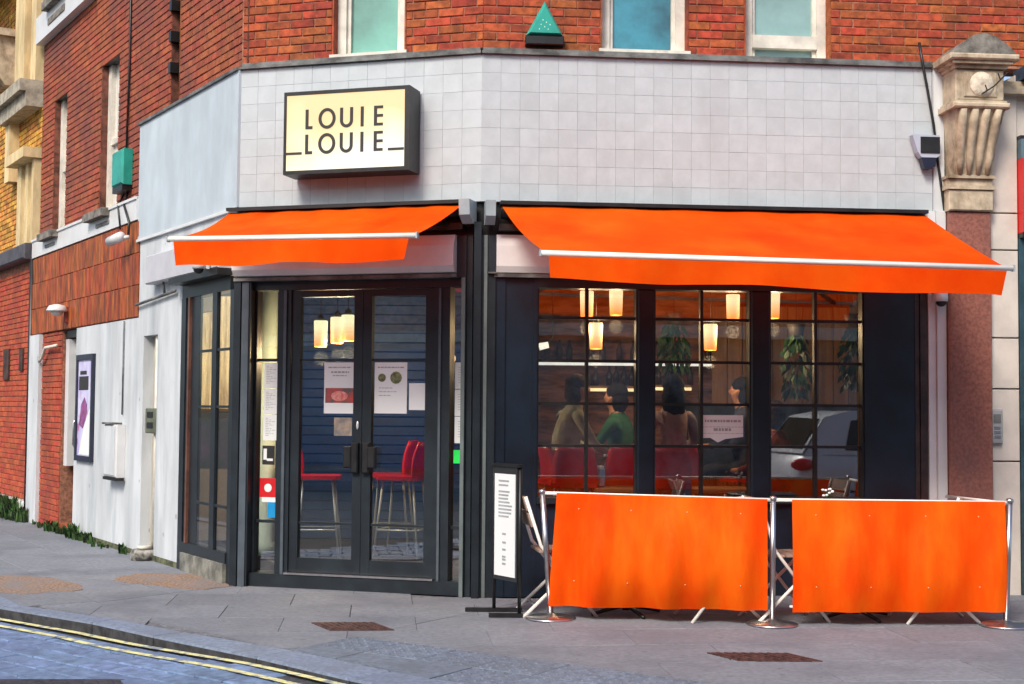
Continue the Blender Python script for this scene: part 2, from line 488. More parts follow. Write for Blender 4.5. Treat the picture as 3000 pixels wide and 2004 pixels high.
# tactile crossing area: polygon on the ground
TL0, TL1 = gnd(1017, 1485), gnd(1565, 1556)
TLD = (TL1 - TL0).normalized()
TLN = Vector((TLD.y, -TLD.x, 0))            # from the line towards the crossing
def in_poly(p, poly):
    c = False
    for i in range(len(poly)):
        a, b = poly[i], poly[(i + 1) % len(poly)]
        if (a.y > p.y) != (b.y > p.y) and p.x < (b.x - a.x) * (p.y - a.y) / (b.y - a.y) + a.x: c = not c
    return c
slab_full = {}
def slab_obj(poly, ctr, rot, full, lx, ly, name='paving_slab', m=None):
    g, h = .0021, .05
    m = m or SLAB
    tilt = Matrix.Rotation(random.uniform(-.003, .003), 4, 'X') @ Matrix.Rotation(random.uniform(-.003, .003), 4, 'Y')
    M = T(ctr.x, ctr.y, random.uniform(-.002, .001)) @ RZ(rot) @ tilt
    if full:
        key = (lx, ly, name)
        if key not in slab_full:
            q = [(-lx / 2 + g, -ly / 2 + g), (lx / 2 - g, -ly / 2 + g), (lx / 2 - g, ly / 2 - g), (-lx / 2 + g, ly / 2 - g)]
            e = .004
            q2 = [(x - math.copysign(e, x), y - math.copysign(e, y)) for x, y in q]
            vs = [(x, y, -h) for x, y in q] + [(x, y, -e) for x, y in q] + [(x, y, 0) for x, y in q2]
            fs = [(8, 9, 10, 11)] + [(i, (i + 1) % 4, 4 + (i + 1) % 4, 4 + i) for i in range(4)] + [(4 + i, 4 + (i + 1) % 4, 8 + (i + 1) % 4, 8 + i) for i in range(4)]
            k = MB().add(vs, fs)
            if name == 'tactile_slab':
                for a in range(6):
                    for b in range(6):
                        cx, cy = (a - 2.5) * lx / 6, (b - 2.5) * ly / 6
                        r0, r1 = .0125, .008
                        pv = [(cx + r0 * math.cos(t * math.pi / 3), cy + r0 * math.sin(t * math.pi / 3), -.001) for t in range(6)] + [(cx + r1 * math.cos(t * math.pi / 3), cy + r1 * math.sin(t * math.pi / 3), .0055) for t in range(6)]
                        k.add(pv, [(i, (i + 1) % 6, 6 + (i + 1) % 6, 6 + i) for i in range(6)] + [tuple(range(6, 12))])
            slab_full[key] = k.mesh(name, m)
        return part(name, slab_full[key], None, pavement, M)
    M = T(ctr.x, ctr.y, random.uniform(-.002, .001)) @ RZ(rot)
    inv = M.inverted()
    q = [inv @ p for p in poly]
    c = sum(q, Vector()) / len(q)
    q = [(p.x - (p.x - c.x) / max(.01, (p - c).length) * g * 1.2, p.y - (p.y - c.y) / max(.01, (p - c).length) * g * 1.2) for p in q]
    if sum(q[i][0] * q[(i + 1) % len(q)][1] - q[(i + 1) % len(q)][0] * q[i][1] for i in range(len(q))) < 0: q = q[::-1]
    return part(name, MB().prism(q, -h, 0), m, pavement, M)
n_slab = 0
for side, frn, lx, ly, x0, x1, rows in (('F', 'C', .90, .60, -5.0, 6.2, 9), ('A', 'A', .90, .60, -9.5, 2.5, 5)):
    fm = FR[frn]
    rot = AC if frn == 'C' else -AA
    for r in range(-3 if side == 'F' else 0, rows):
        yb = -.6 * (r + .5) if side == 'A' else -.6 * (r + .5) + .25
        x = x0 + (.45 if r % 2 else 0)
        while x < x1:
            cl = Vector((x + lx / 2, yb, 0))
            corners = [fm @ (cl + Vector((sx * lx / 2, sy * ly / 2, 0))) for sx, sy in ((-1, -1), (1, -1), (1, 1), (-1, 1))]
            x += lx
            ctr = fm @ cl
            if ctr.y < 5.4 or ctr.x > 5.6: continue
            if abs(ctr.x) > .375 * ctr.y + 1.1: continue
            poly = pave_poly(corners, side)
            al = (ctr - TL0).dot(TLD); e0 = TL0 - TLD * .70
            if not poly or ctr.x > 2.6 or al < -1.3: pieces = [poly]
            elif al > -.1: pieces = [clip(poly, TL0, -TLN)]
            else: pieces = [clip(poly, e0, -TLD), clip(clip(poly, e0, TLD), TL0, -TLN)]
            for poly in pieces:
                if len(poly) < 3 or area(poly) < .02: continue
                slab_obj(poly, ctr, rot, area(poly) > .98 * lx * ly, lx, ly)
                n_slab += 1
# tactile slabs
tr0 = math.atan2(TLD.y, TLD.x)
for i in range(-2, 8):
    for j in range(0, 6):
        c = TL0 + TLD * (.1 + (i + .5) * .40) + TLN * ((j + .5) * .40)
        if c.x > 2.4 or c.y < 5.8: continue
        q = [c + TLD * (sx * .2) + TLN * (sy * .2) for sx, sy in ((-1, 1), (1, 1), (1, -1), (-1, -1))]
        for k in range(len(kerb_in) - 1):
            a, b = kerb_in[k], kerb_in[k + 1]
            t = (b - a).normalized()
            if q and -.6 < (c - a).dot(t) < (b - a).length + .6: q = clip(q, a, Vector((-t.y, t.x, 0)))
        if len(q) < 3 or area(q) < .02: continue
        slab_obj(q, c, tr0, area(q) > .157, .40, .40, 'tactile_slab', TACT)
# kerb stones
for i in range(len(kerb_out) - 1):
    a, b = kerb_out[i], kerb_out[i + 1]
    a2, b2 = kerb_in[i], kerb_in[i + 1]
    L = (b - a).length
    if a.x > 4 or L > 20: L = min(L, 8)
    k = max(1, round(L / .91))
    for s in range(k):
        t0, t1 = s / k, (s + 1) / k
        q = [a.lerp(b, t0), a.lerp(b, t1), a2.lerp(b2, t1), a2.lerp(b2, t0)]
        c = sum(q, Vector()) / 4
        q = [(p.x - c.x - (p - c).normalized().x * .004, p.y - c.y - (p - c).normalized().y * .004) for p in q]
        e = .012
        top = [(x * .97, y * .97) for x, y in q]
        vs = [(x, y, -.25) for x, y in q] + [(x, y, -e) for x, y in q] + [(x, y, .002) for x, y in top]
        fs = [(8, 9, 10, 11)] + [(i_, (i_ + 1) % 4, 4 + (i_ + 1) % 4, 4 + i_) for i_ in range(4)] + [(4 + i_, 4 + (i_ + 1) % 4, 8 + (i_ + 1) % 4, 8 + i_) for i_ in range(4)]
        kb = MB().add(vs, fs)
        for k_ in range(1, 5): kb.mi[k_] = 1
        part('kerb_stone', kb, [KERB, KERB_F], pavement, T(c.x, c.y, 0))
# road setts in the corner the photograph shows
kd = (kerb_out[5] - kerb_out[2]).normalized()
kn = Vector((kd.y, -kd.x, 0))               # towards the road
sett = MB()
hx, hy, e = .118, .092, .007
sett.add([(-hx, -hy, -.06), (hx, -hy, -.06), (hx, hy, -.06), (-hx, hy, -.06), (-hx, -hy, -e), (hx, -hy, -e), (hx, hy, -e), (-hx, hy, -e),
          (-hx + e, -hy + e, 0), (hx - e, -hy + e, 0), (hx - e, hy - e, 0), (-hx + e, hy - e, 0)],
         [(8, 9, 10, 11), (0, 1, 5, 4), (1, 2, 6, 5), (2, 3, 7, 6), (3, 0, 4, 7), (4, 5, 9, 8), (5, 6, 10, 9), (6, 7, 11, 10), (7, 4, 8, 11)])
sett_me = sett.mesh('paving_sett', SETT)
cells = []
rot_s = math.atan2(kd.y, kd.x)
for r in range(0, 30):
    for s in range(-14, 30):
        c = kerb_out[2] + kd * (s * .245 + (.12 if r % 2 else 0)) + kn * (.20 + r * .19)
        if c.y < 6.2 or abs(c.x) > .375 * c.y + .9: continue
        # stay clear of the kerb where it bends
        if any((c - kerb_out[i]).dot(Vector((-(kerb_out[i + 1] - kerb_out[i]).normalized().y, (kerb_out[i + 1] - kerb_out[i]).normalized().x, 0))) > -.165
               and -.1 < (c - kerb_out[i]).dot((kerb_out[i + 1] - kerb_out[i]).normalized()) < (kerb_out[i + 1] - kerb_out[i]).length + .1 for i in range(2, 8)): continue
        cells.append(c)
cells.sort(key=lambda c: (0 if c.y > 6.8 and abs(c.x) < .375 * c.y + .15 else 1, c.length))
rest = MB()
for i, c in enumerate(cells):
    M = T(c.x, c.y, road_z(c.x) + random.uniform(-.004, .003)) @ RZ(rot_s) @ Matrix.Rotation(random.uniform(-.012, .012), 4, 'X')
    if i < 290:
        part('paving_sett', sett_me, None, road, M)
    else:
        rest.add(sett.v, sett.f, 0, False, M)
if rest.v:
    part('paving_setts', rest, SETT, road, Matrix.Identity(4), kind='stuff')
# double yellow lines
for off in (.09, .26):
    path = offset_path(kerb_out[1:9], -off)
    mb = MB()
    pts = []
    for i in range(len(path) - 1):
        for k in range(6): pts.append(path[i].lerp(path[i + 1], k / 6))
    for i in range(len(pts) - 1):
        t = (pts[i + 1] - pts[i]).normalized(); nn = Vector((-t.y, t.x, 0)) * .026
        a, b = pts[i], pts[i + 1]
        za, zb = road_z(a.x) + .0065, road_z(b.x) + .0065
        mb.add([((a - nn).x, (a - nn).y, za), ((b - nn).x, (b - nn).y, zb), ((b + nn).x, (b + nn).y, zb), ((a + nn).x, (a + nn).y, za)], [(0, 1, 2, 3)])
    single('yellow_line', mb, YELLOW, Matrix.Identity(4), kind='structure')
# tan patches let into the paving
def blob(ctr, rx, ry, rot, seed, z0, z1):
    rg = random.Random(seed); q = []
    for k in range(40):
        t = 2 * math.pi * k / 40
        rr = 1 + .10 * math.sin(3 * t + seed) + .07 * math.sin(5 * t + 2 * seed) + rg.uniform(-.05, .05)
        q.append((rx * rr * math.cos(t), ry * rr * math.sin(t)))
    return MB().prism(q, z0, z1), T(ctr.x, ctr.y, 0) @ RZ(rot)
c = gnd(420, 1330)
mb, M = blob(c, .62, .42, -.6, 3, -.03, .0025)
single('tan_patch', mb, TAN, M, kind='structure')
c = gnd(62, 1340)
mb, M = blob(c, .62, .36, -1.0, 5, -.03, .0025)
single('tan_patch', mb, TAN, M, kind='structure')
# iron covers
def iron_cover(px, label, z=.0, m=None):
    m = m or IRON
    q = [gnd(*p, z=z) for p in px]
    c = sum(q, Vector()) / 4
    ex, ey = ((q[1] - q[0]) + (q[2] - q[3])) / 2, ((q[3] - q[0]) + (q[2] - q[1])) / 2
    th = thing('utility_cover', label, 'cover', T(c.x, c.y, z + .002))
    P = lambda a, b: (ex.x * a + ey.x * b, ex.y * a + ey.y * b)
    part('frame', MB().prism([P(-.5, -.5), P(.5, -.5), P(.5, .5), P(-.5, .5)][::-1], -.03, .004), m, th)
    part('lid', MB().prism([P(-.46, -.43), P(.46, -.43), P(.46, .43), P(-.46, .43)][::-1], -.02, .007), m, th)
    mb = MB()
    for i in range(9):
        a = -.42 + i * .105
        mb.prism([P(a - .02, -.38), P(a + .02, -.38), P(a + .02, .38), P(a - .02, .38)][::-1], .006, .011)
    part('tread', mb, m, th)
iron_cover(((712, 1428), (858, 1428), (902, 1445), (758, 1446)), 'small rusty iron cover in the paving in front of the doors')
iron_cover(((1615, 1496), (1812, 1500), (1880, 1516), (1700, 1517)), 'long rusty iron cover in the paving in front of the orange barrier')
iron_cover(((-40, 1559), (280, 1559), (320, 1592), (-40, 1592)), 'dark iron cover set in the blue road setts', -.05, mat('dark_road_iron', (.05, .048, .062), .6, .2, var=.3, scale=20, bump=.3))

# ================================================================ CORNER BUILDING
building = thing('corner_building', 'red brick corner restaurant with white tiled band above dark shopfront', 'building', T(BC.x, BC.y, 0))
def bp(name, mb, mats, frn, parent=None, kind=None, off=(0, 0, 0), label=None):
    return part(name, mb, mats, parent or building, FR[frn] @ T(*off), kind, label)
BRK = []                                     # brick requests: frame, x, z, length, y front, material
def bricks(frn, x0, x1, z0, z1, y, m, holes=(), L=.215, H=.069, jt=.009):
    k = 0; z = z0
    while z < z1 - .02:
        h = min(H, z1 - z)
        spans = [(x0, x1)]
        for (a, b, c, d) in holes:
            if c < z + h / 2 < d:
                nx = []
                for (p, q) in spans:
                    if b <= p or a >= q: nx.append((p, q)); continue
                    if a > p: nx.append((p, a))
                    if b < q: nx.append((b, q))
                spans = nx
        for (p, q) in spans:
            x = x0 - (L / 2 if k % 2 else 0)
            while x < q:
                a, b = max(x, p), min(x + L, q)
                if b - a > .045: BRK.append((frn, (a + b) / 2, z + h / 2, b - a - jt, h - jt, y, m))
                x += L
        z += H; k += 1
HB = [(-1.30, -.66, 4.0, 7)]                 # facade B window opening
HC = [(.95, 1.66, 4.0, 7), (2.12, 2.83, 4.0, 7)]
BY = .06
def wall_back(frn, x0, x1, z0, z1, y0, y1, holes, m):
    mb = MB()
    xs = sorted({x0, x1, *[h[0] for h in holes], *[h[1] for h in holes]})
    for a, b in zip(xs, xs[1:]):
        zs = [(z0, z1)]
        for h in holes:
            if h[0] <= a and b <= h[1]:
                zs = [(p, q) for p, q in ((z0, max(z0, h[2])), (min(z1, h[3]), z1)) if q - p > .001]
        for p, q in zs: mb.box(a, b, y0, y1, p, q)
    return mb
ZU = 5.75
bp('upper_wall', wall_back('C', 0.02, 5.2, 4.27, 6.6, BY, .32, HC, MORTAR), MORTAR, 'C')
bp('upper_wall', wall_back('B', BL - .02, 0.0, 4.27, 6.6, BY + .002, .32, HB, MORTAR), MORTAR, 'B')
HA = [(-4.37, -3.70, 3.53, 5.20), (-6.45, -5.85, 3.53, 5.20), (-1.98, -1.72, 4.30, 7)]
bp('upper_wall', wall_back('A', -7.08, 0.0, 3.30, 7.4, BY + .001, .32, HA, MORTAR), mat('dark_mortar', (.17, .06, .04), .95, var=.3, scale=12), 'A')
bricks('C', 0.01, 5.2, 4.29, 6.58, BY - .008, BRICK, HC)
bricks('B', BL - .01, -.005, 4.29, 6.58, BY - .008, BRICK, HB)
bricks('A', -7.08, -.01, 3.53, 7.38, BY - .008, BRICK_SIDE, HA)
# brick returns in the reveals of B and C windows
for frn, hs in (('B', HB), ('C', HC)):
    for h in hs:
        bp('reveal', MB().box(h[0] - .001, h[0] + .012, BY - .008, .19, 4.29, 6.6).box(h[1] - .012, h[1] + .001, BY - .008, .19, 4.29, 6.6), BRICK, frn)
# ---- fascia band
FT, FB = 4.235, 3.07
mb = MB().box(0.004, 3.655, .010, .40, FB, FT)
fas_c = bp('fascia', mb, GROUT, 'C')
mb = MB().box(BL + .004, -.004, .0105, .40, FB + .001, FT)
fas_b = bp('fascia', mb, GROUT, 'B')
tile_cache = {}
def tiles(frn, fas, x0, x1, nx, nz=8):
    w, h = (x1 - x0) / nx, (FT - FB) / nz
    for j in range(nz):
        for i in range(nx):
            key = round(w, 4)
            if key not in tile_cache:
                tile_cache[key] = MB().box(-w / 2 + .0007, w / 2 - .0007, .006, .012, -h / 2 + .0007, h / 2 - .0007, ch=.0005).mesh('tile', TILE)
            M = FR[frn] @ T(x0 + (i + .5) * w, random.uniform(-.0008, .0008), FB + (j + .5) * h) @ Matrix.Rotation(random.uniform(-.003, .003), 4, 'X') @ Matrix.Rotation(random.uniform(-.003, .003), 4, 'Z')
            part('tile', tile_cache[key], None, fas, M)
tiles('C', fas_c, 0.0, 3.655, 24)
tiles('B', fas_b, BL, 0.0, 13)
bp('fascia', MB().box(-2.70, .003, -.013, .40, 3.095, FT - .002), RENDER_B, 'A')
bp('fascia_trim', MB().box(-2.70, -.002, -.030, .36, 3.066, 3.093), WHITE, 'A')
# lead capping on the fascia
bp('ledge', MB().box(0.0, 3.66, -.028, .30, FT + .001, FT + .022).box(0.01, 3.66, -.01, .3, FT + .022, FT + .05), LEAD, 'C')
bp('ledge', MB().box(BL, -.001, -.027, .30, FT + .0015, FT + .022).box(BL + .02, -.01, -.009, .3, FT + .022, FT + .051), LEAD, 'B')
bp('ledge', MB().box(-2.73, 0.0, -.035, .30, FT - .001, FT + .024), LEAD, 'A')
# ---- upper windows
def sash(frn, x0, x1, z0, pane, rail=None, sill_z=None):
    w = bp('window', MB().box(x0, x0 + .085, .14, .24, z0 + .001, 6.4).box(x1 - .085, x1, .14, .24, z0, 6.4).box(x0 + .085, x1 - .085, .15, .24, z0, z0 + .075), OFFW, frn)
    bp('pane', MB().box(x0 + .085, x1 - .085, .20, .21, z0 + .07, 6.4), pane, frn, w)
    bp('sill', MB().box(x0 - .015, x1 + .015, .031, .20, z0 - .005 if z0 > 4.26 else z0 + .03, z0 + .045), OFFW, frn, w)
    bp('stile', MB().box(x0 + .085, x0 + .115, .17, .22, z0 + .076, 6.4).box(x1 - .115, x1 - .085, .17, .22, z0 + .076, 6.4), OFFW, frn, w)
    if rail:
        bp('meeting_rail', MB().box(x0 + .086, x1 - .086, .135, .215, rail[0], rail[1]), OFFW, frn, w)
    return w
sash('B', -1.30, -.66, 4.275, TEAL1)
sash('C', .95, 1.66, 4.275, TEAL2)
sash('C', 2.12, 2.83, 4.245, TEAL3, rail=(4.395, 4.50))
# ---- side-street elevation A
for x0, x1 in ((-4.37, -3.70), (-6.45, -5.85)):
    w = bp('side_window', MB().box(x0, x0 + .12, .13, .24, 3.54, 5.2).box(x1 - .09, x1, .13, .24, 3.54, 5.2).box(x0 + .12, x1 - .09, .14, .24, 3.54, 3.64).box(x0 + .12, x1 - .09, .14, .24, 4.30, 4.36), OFFW, 'A')
    bp('pane', MB().box(x0 + .12, x1 - .09, .18, .19, 3.6, 5.2), mat('net_curtain', (.66, .64, .58), .6, var=.1, scale=3, stretch=(8, 1, .5)), 'A', w)
    bp('sill', MB().box(x0 - .05, x1 + .05, -.115, .14, 3.445, 3.528), STONE_D, 'A', w)
    bp('lintel', MB().box(x0 - .001, x1 + .001, BY + .01, .24, 5.19, 5.215), BLACK, 'A', w)
bp('string_course', MB().box(-7.10, -2.702, -.03, .20, 3.295, 3.525).box(-7.10, -2.702, -.045, .0, 3.50, 3.527), WHITE, 'A')
bp('vent_slot', MB().box(-4.15, -3.65, -.040, -.0305, 3.36, 3.40).box(-6.4, -5.95, -.040, -.0305, 3.36, 3.40), LEAD, 'A')
bp('upper_string_course', MB().box(-7.10, -4.6, -.05, .20, 6.02, 6.36), WHITE, 'A')
bp('upper_sill', MB().box(-6.5, -5.6, -.13, -.04, 6.30, 6.40).box(-6.45, -5.65, -.06, -.051, 6.12, 6.2), STONE_D, 'A')
# brick slot with downpipe
bp('recess', MB().box(-1.98, -1.72, .20, .30, 4.26, 6.6), BRICK_SIDE, 'A')
bp('downpipe', MB().tube([(-1.86, .15, 4.27), (-1.86, .15, 6.6)], .055, 10), mat('brown_downpipe', (.30, .10, .02), .6, var=.25, scale=6, stretch=(1, 1, .3)), 'A')
mb = MB()
for k in range(5): mb.box(-1.99, -1.925, .03, .20, 4.62 + k * .3, 4.72 + k * .3)
bp('quoin', mb, BLACK, 'A')
bp('wall_cable', MB().tube([(-3.28, .035, 6.8), (-3.27, .035, 5.0), (-3.30, .03, 4.0)], .012, 6), BLACK, 'A')
# rust boards
cl_cache = MB().box(.0015, .0735, -.010, .012, 0, .312, ch=.004).mesh('hanging_tile', CLAD)
bp('tile_backing', MB().box(-7.10, -2.655, .012, .20, 2.325, 3.294), mat('rust_joint', (.20, .06, .02), .9), 'A')
for row in range(3):
    for i in range(59):
        part('hanging_tile', cl_cache, None, building, FR['A'] @ T(-7.09 + i * .0751, random.uniform(-.002, .002), 2.332 + row * .319 + random.uniform(-.002, .002)) @ Matrix.Rotation(.02, 4, 'X'))
# white rendered wall with a niche (x -4.97 .. -1.34)
wall_a = MB()
for a, b, p, q in ((-4.97, -2.47, 0.0, 2.32), (-2.47, -2.04, 2.13, 2.32), (-2.04, -1.34, 0.0, 2.32), (-2.65, -1.34, 2.32, 3.07), (-2.47, -2.04, 0.0, .04), (-1.34, -.002, 2.565, 3.07)):
    wall_a.box(a, b, 0.0, .18 if a > -2.1 and p == 0 else .30, p - .06 if p == 0 else p, q)
bp('rendered_wall', wall_a, RENDER, 'A')
bp('niche_back', MB().box(-2.47, -2.04, .10, .29, .04, 2.13), mat('beige_render', (.50, .47, .40), .8, var=.12, scale=3, stretch=(1, 1, .3)), 'A')
bp('niche_pipe', MB().tube([(-2.19, .06, .05), (-2.19, .06, 2.12)], .032, 10), OFFW, 'A')
bp('plinth_moss', MB().box(-4.96, -1.36, -.006, .02, -.03, .05), mat('mossy_plinth', (.12, .13, .07), .95, var=.4, scale=9), 'A')
# doorway at -4.97 .. -5.75
bp('door_recess', MB().box(-5.75, -4.972, .28, .36, -.05, 2.32), BLACK, 'A')
sd = bp('side_door', MB().box(-5.46, -4.99, .16, .22, .10, 2.05, ch=.01).box(-5.40, -5.05, .15, .159, .3, .9).box(-5.40, -5.05, .15, .159, 1.05, 1.9), mat('dark_green_door', (.055, .085, .075), .5, var=.2), 'A')
bp('door_handle', MB().tube([(-5.40, .13, .95), (-5.40, .10, 1.0), (-5.40, .10, 1.25), (-5.40, .13, 1.3)], .012, 8), STEEL, 'A', sd)
bp('door_frame', MB().box(-5.62, -5.47, .05, .24, .75, 2.22).box(-5.47, -4.975, .13, .25, 2.06, 2.13), WHITE, 'A')
bp('door_lintel', MB().box(-5.75, -4.975, .05, .3, 2.235, 2.318), BLACK, 'A')
bp('door_step', MB().box(-5.5, -4.975, .0, .28, -.05, .095), BRICK_LOW, 'A')
bp('brick_pier', MB().box(-6.60, -5.655, .025, .30, -.05, 2.32), MORTAR, 'A')
bricks('A', -6.60, -5.655, 0.0, 2.32, .012, BRICK_LOW)
bp('pier_strip', MB().box(-7.13, -6.602, -.03, .3, -.05, 2.318), RENDER, 'A')
bp('pipe_loop', MB().tube([(-6.58, -.03, 1.98), (-6.40, -.04, 2.02), (-6.25, -.04, 2.14), (-5.7, -.04, 2.15)], .018, 8), OFFW, 'A')
# ---- shopfront A (side glazing)
bp('side_frame', MB().box(-1.337, -1.22, -.01, .12, 0, 2.42).box(-1.22, -.88, .004, .03, .25, 2.42).box(-1.337, -.13, -.005, .12, 2.421, 2.539).box(-1.22, -.13, -.012, .12, .16, .25)
   .box(-.53, -.42, -.010, .022, .25, 2.42).box(-.135, -.0, .0, .03, 0, 2.42), DARK, 'A')
bp('side_edge_strip', MB().box(-1.13, -1.09, -.02, .03, .25, 2.42), mat('copper_edge', (.22, .10, .07), .4, .4, var=.2), 'A')
bp('side_stone_plinth', MB().box(-1.20, -.13, -.03, .14, -.05, .159), mat('plinth_stone', (.23, .23, .20), .85, var=.25, scale=8, bump=.3), 'A')
for (x0, x1) in ((-.88, -.53), (-.42, -.135)):
    p = bp('side_pane', MB().box(x0, x1, .006, .012, .25, 2.42), GLASS, 'A')
    for z in (.62, 1.45, 1.93): bp('muntin', MB().box(x0, x1, -.004, .022, z - .011, z + .011), DARK, 'A', p)
# under-awning boxes
bp('under_fascia', MB().box(-2.12, -.15, -.11, -.002, 2.60, 2.87, ch=.012), mat('pale_grey_panel', (.52, .52, .56), .4, var=.04), 'A')
bp('shop_head', MB().box(-1.36, -.10, -.13, .0, 2.540, 2.597), BLACK, 'A')
bp('conduit', MB().tube([(-2.64, -.035, 2.44), (-1.45, -.035, 2.50)], .014, 6).tube([(-1.75, -.035, 2.49), (-1.75, -.05, 2.60)], .012, 6), LEAD, 'A')
bp('under_fascia', MB().prism([(-.006, 2.505), (-.075, 2.515), (-.11, 2.56), (-.10, 2.72), (-.06, 2.805), (.05, 2.805), (.05, 2.505)], BL + .01, -.185, axis='x'), WHITE, 'B')
bp('under_fascia', MB().prism([(-.006, 2.505), (-.030, 2.512), (-.05, 2.56), (-.05, 2.72), (-.04, 2.805), (.05, 2.805), (.05, 2.505)], .125, 3.60, axis='x'), WHITE, 'C')
bp('under_trim', MB().box(BL + .0, -.18, -.055, .06, 2.475, 2.503), LEAD, 'B')
bp('under_trim', MB().box(.11, 3.60, -.04, .06, 2.475, 2.503).box(.06, .125, -.06, .0, 2.50, 2.512), LEAD, 'C')
bp('awning_recess', MB().box(BL + .01, -.01, .05, .12, 2.806, FB - .002), BLACK, 'B')  # black panel: shadow behind the awning put into the colour
bp('awning_recess', MB().box(.01, 3.60, .05, .12, 2.806, FB - .002), BLACK, 'C')  # same shadow painted black above the window bays
# ---- corner posts
cp = bp('corner_post', MB().box(-.13, -.10, -.035, .10, 0, 2.80).box(-.10, -.055, -.015, .10, 0, 2.80).box(-.185, -.13, -.02, .10, 2.476, 2.80), DARK, 'B')
bp('post_strip', MB().box(-.134, -.104, -.050, -.036, 0, 2.47), mat('grey_green_strip', (.13, .16, .16), .4, var=.1), 'B', cp)
bp('corner_post', MB().box(-.05, .005, -.06, .10, 0, 2.90).box(.006, .12, -.03, .10, 0, 2.80), DARK, 'C')
bp('post_strip', MB().box(.03, .055, -.042, -.031, 0, 2.80), mat('grey_green_strip', (.13, .16, .16)), 'C')
bp('corner_post', MB().box(BL, BL + .06, -.04, .12, 0, 2.475).box(BL + .06, BL + .145, -.025, .12, 0, 2.475), DARK, 'B')
bp('post_strip', MB().box(BL + .07, BL + .13, -.034, -.026, 0, 2.47), mat('slate_strip', (.075, .095, .115), .4, var=.1), 'B')
# ---- entrance (facade B): transom head, jambs, sidelights, threshold
YB = .06
bp('entrance_frame', MB().box(BL + .145, -.13, YB - .03, YB + .10, 2.405, 2.474).box(BL + .145, -.13, YB - .045, YB + .16, .0, .105)
   .box(BL + .145, BL + .165, YB, YB + .09, .105, 2.405).box(-1.735, -1.62, YB - .02, YB + .10, .105, 2.405).box(-.385, -.255, YB - .02, YB + .10, .105, 2.405)
   .box(-.145, -.13, YB, YB + .09, .105, 2.405), DARK, 'B')
for x0, x1 in ((-1.68, -1.655), (-.345, -.325)):
    bp('jamb_edge', MB().box(x0, x1, YB - .035, YB - .021, .105, 2.40), mat('slate_strip', (.075, .095, .115)), 'B')
bp('threshold', MB().box(-1.64, -.37, YB - .055, YB + .12, .107, .122), STEEL, 'B')
for x0, x1 in ((BL + .165, -1.735), (-.255, -.145)):
    s = bp('sidelight', MB().box(x0, x1, YB + .04, YB + .046, .105, 2.405), GLASS, 'B')
    for z in ((1.835, .52) if x0 < -1 else (.52,)): bp('muntin', MB().box(x0, x1, YB + .025, YB + .06, z - .012, z + .012), DARK, 'B', s)
def door(x0, x1, hinge):
    d = bp('door', MB().box(x0, x0 + .075, YB - .005, YB + .05, .125, 2.40).box(x1 - .075, x1, YB - .005, YB + .05, .125, 2.40)
           .box(x0 + .075, x1 - .075, YB - .003, YB + .05, .125, .24).box(x0 + .075, x1 - .075, YB - .003, YB + .05, 2.345, 2.40), DARK, 'B')
    bp('door_pane', MB().box(x0 + .075, x1 - .075, YB + .02, YB + .028, .24, 2.345), GLASS_D, 'B', d)
    for z in (1.835, .52): bp('glazing_bar', MB().box(x0 + .075, x1 - .075, YB + .01, YB + .034, z - .009, z + .009), DARK, 'B', d)
    hx = x1 - .045 if hinge == 'L' else x0 + .045
    sx = -1 if hinge == 'L' else 1
    bp('door_handle', MB().box(hx - .03, hx + .03, YB - .05, YB - .006, .93, 1.17, ch=.01).box(hx + sx * .02, hx + sx * .09, YB - .06, YB - .02, .97, 1.14, ch=.01), BLACK, 'B', d)
    return d
dl = door(-1.618, -.998, 'L')
dr = door(-.994, -.388, 'R')
bp('lock', MB().ell((-1.03, YB - .012, 1.31), (.012, .008, .035), 8, 6), CHROME, 'B', dl)
# ---- shopfront C: dark panel, three glazed bays, dark panel
YC = .05
bp('shop_panel', MB().box(.121, .20, -.01, YC + .05, 0, 2.474).box(.20, .42, .005, YC + .05, 0, 2.474).box(.42, .455, -.005, YC + .05, 0, 2.474), NAVY, 'C')
bp('shop_panel', MB().box(3.08, 3.12, -.008, YC + .05, 0, 2.474).box(3.12, 3.50, .006, YC + .05, 0, 2.474), NAVY, 'C')
bp('shop_panel_edge', MB().box(3.50, 3.535, .0, YC + .05, 0, 2.474).box(3.54, 3.598, -.01, YC + .05, 0, 2.474), mat('brown_edge', (.05, .03, .028), .4, var=.3), 'C')
bp('stall_riser', MB().box(.455, 3.08, .0, YC + .10, 0, .72), NAVY, 'C')
bp('window_sill', MB().box(.455, 3.08, -.05, YC + .10, .721, .765), DARK, 'C')
bp('window_head', MB().box(.455, 3.08, -.004, YC + .10, 2.40, 2.474), DARK, 'C')
for x0, x1 in ((1.248, 1.38), (2.159, 2.311)):
    bp('mullion', MB().box(x0, x1, -.008, YC + .07, .766, 2.40, ch=.01), NAVY, 'C')
for x0, x1 in ((.455, 1.248), (1.38, 2.159), (2.311, 3.08)):
    w = bp('bay_window', MB().box(x0, x0 + .012, .01, YC + .05, .766, 2.40).box(x1 - .012, x1, .01, YC + .05, .766, 2.40), DARK, 'C')
    xm = (x0 + x1) / 2
    zs = [.766, 1.167, 1.497, 1.832, 2.170, 2.40]
    for a, b in zip(zs, zs[1:]):
        for p, q in ((x0 + .012, xm), (xm, x1 - .012)):
            bp('pane', MB().box(p, q, YC + .018, YC + .024, a, b), GLASS, 'C', w)
    for z in zs[1:-1]:
        bp('muntin', MB().box(x0 + .012, x1 - .012, YC - .008, YC + .04, z - .011, z + .011), BLACK, 'C', w)
    bp('muntin', MB().box(xm - .012, xm + .012, YC - .010, YC + .042, .766, 2.40), BLACK, 'C', w)
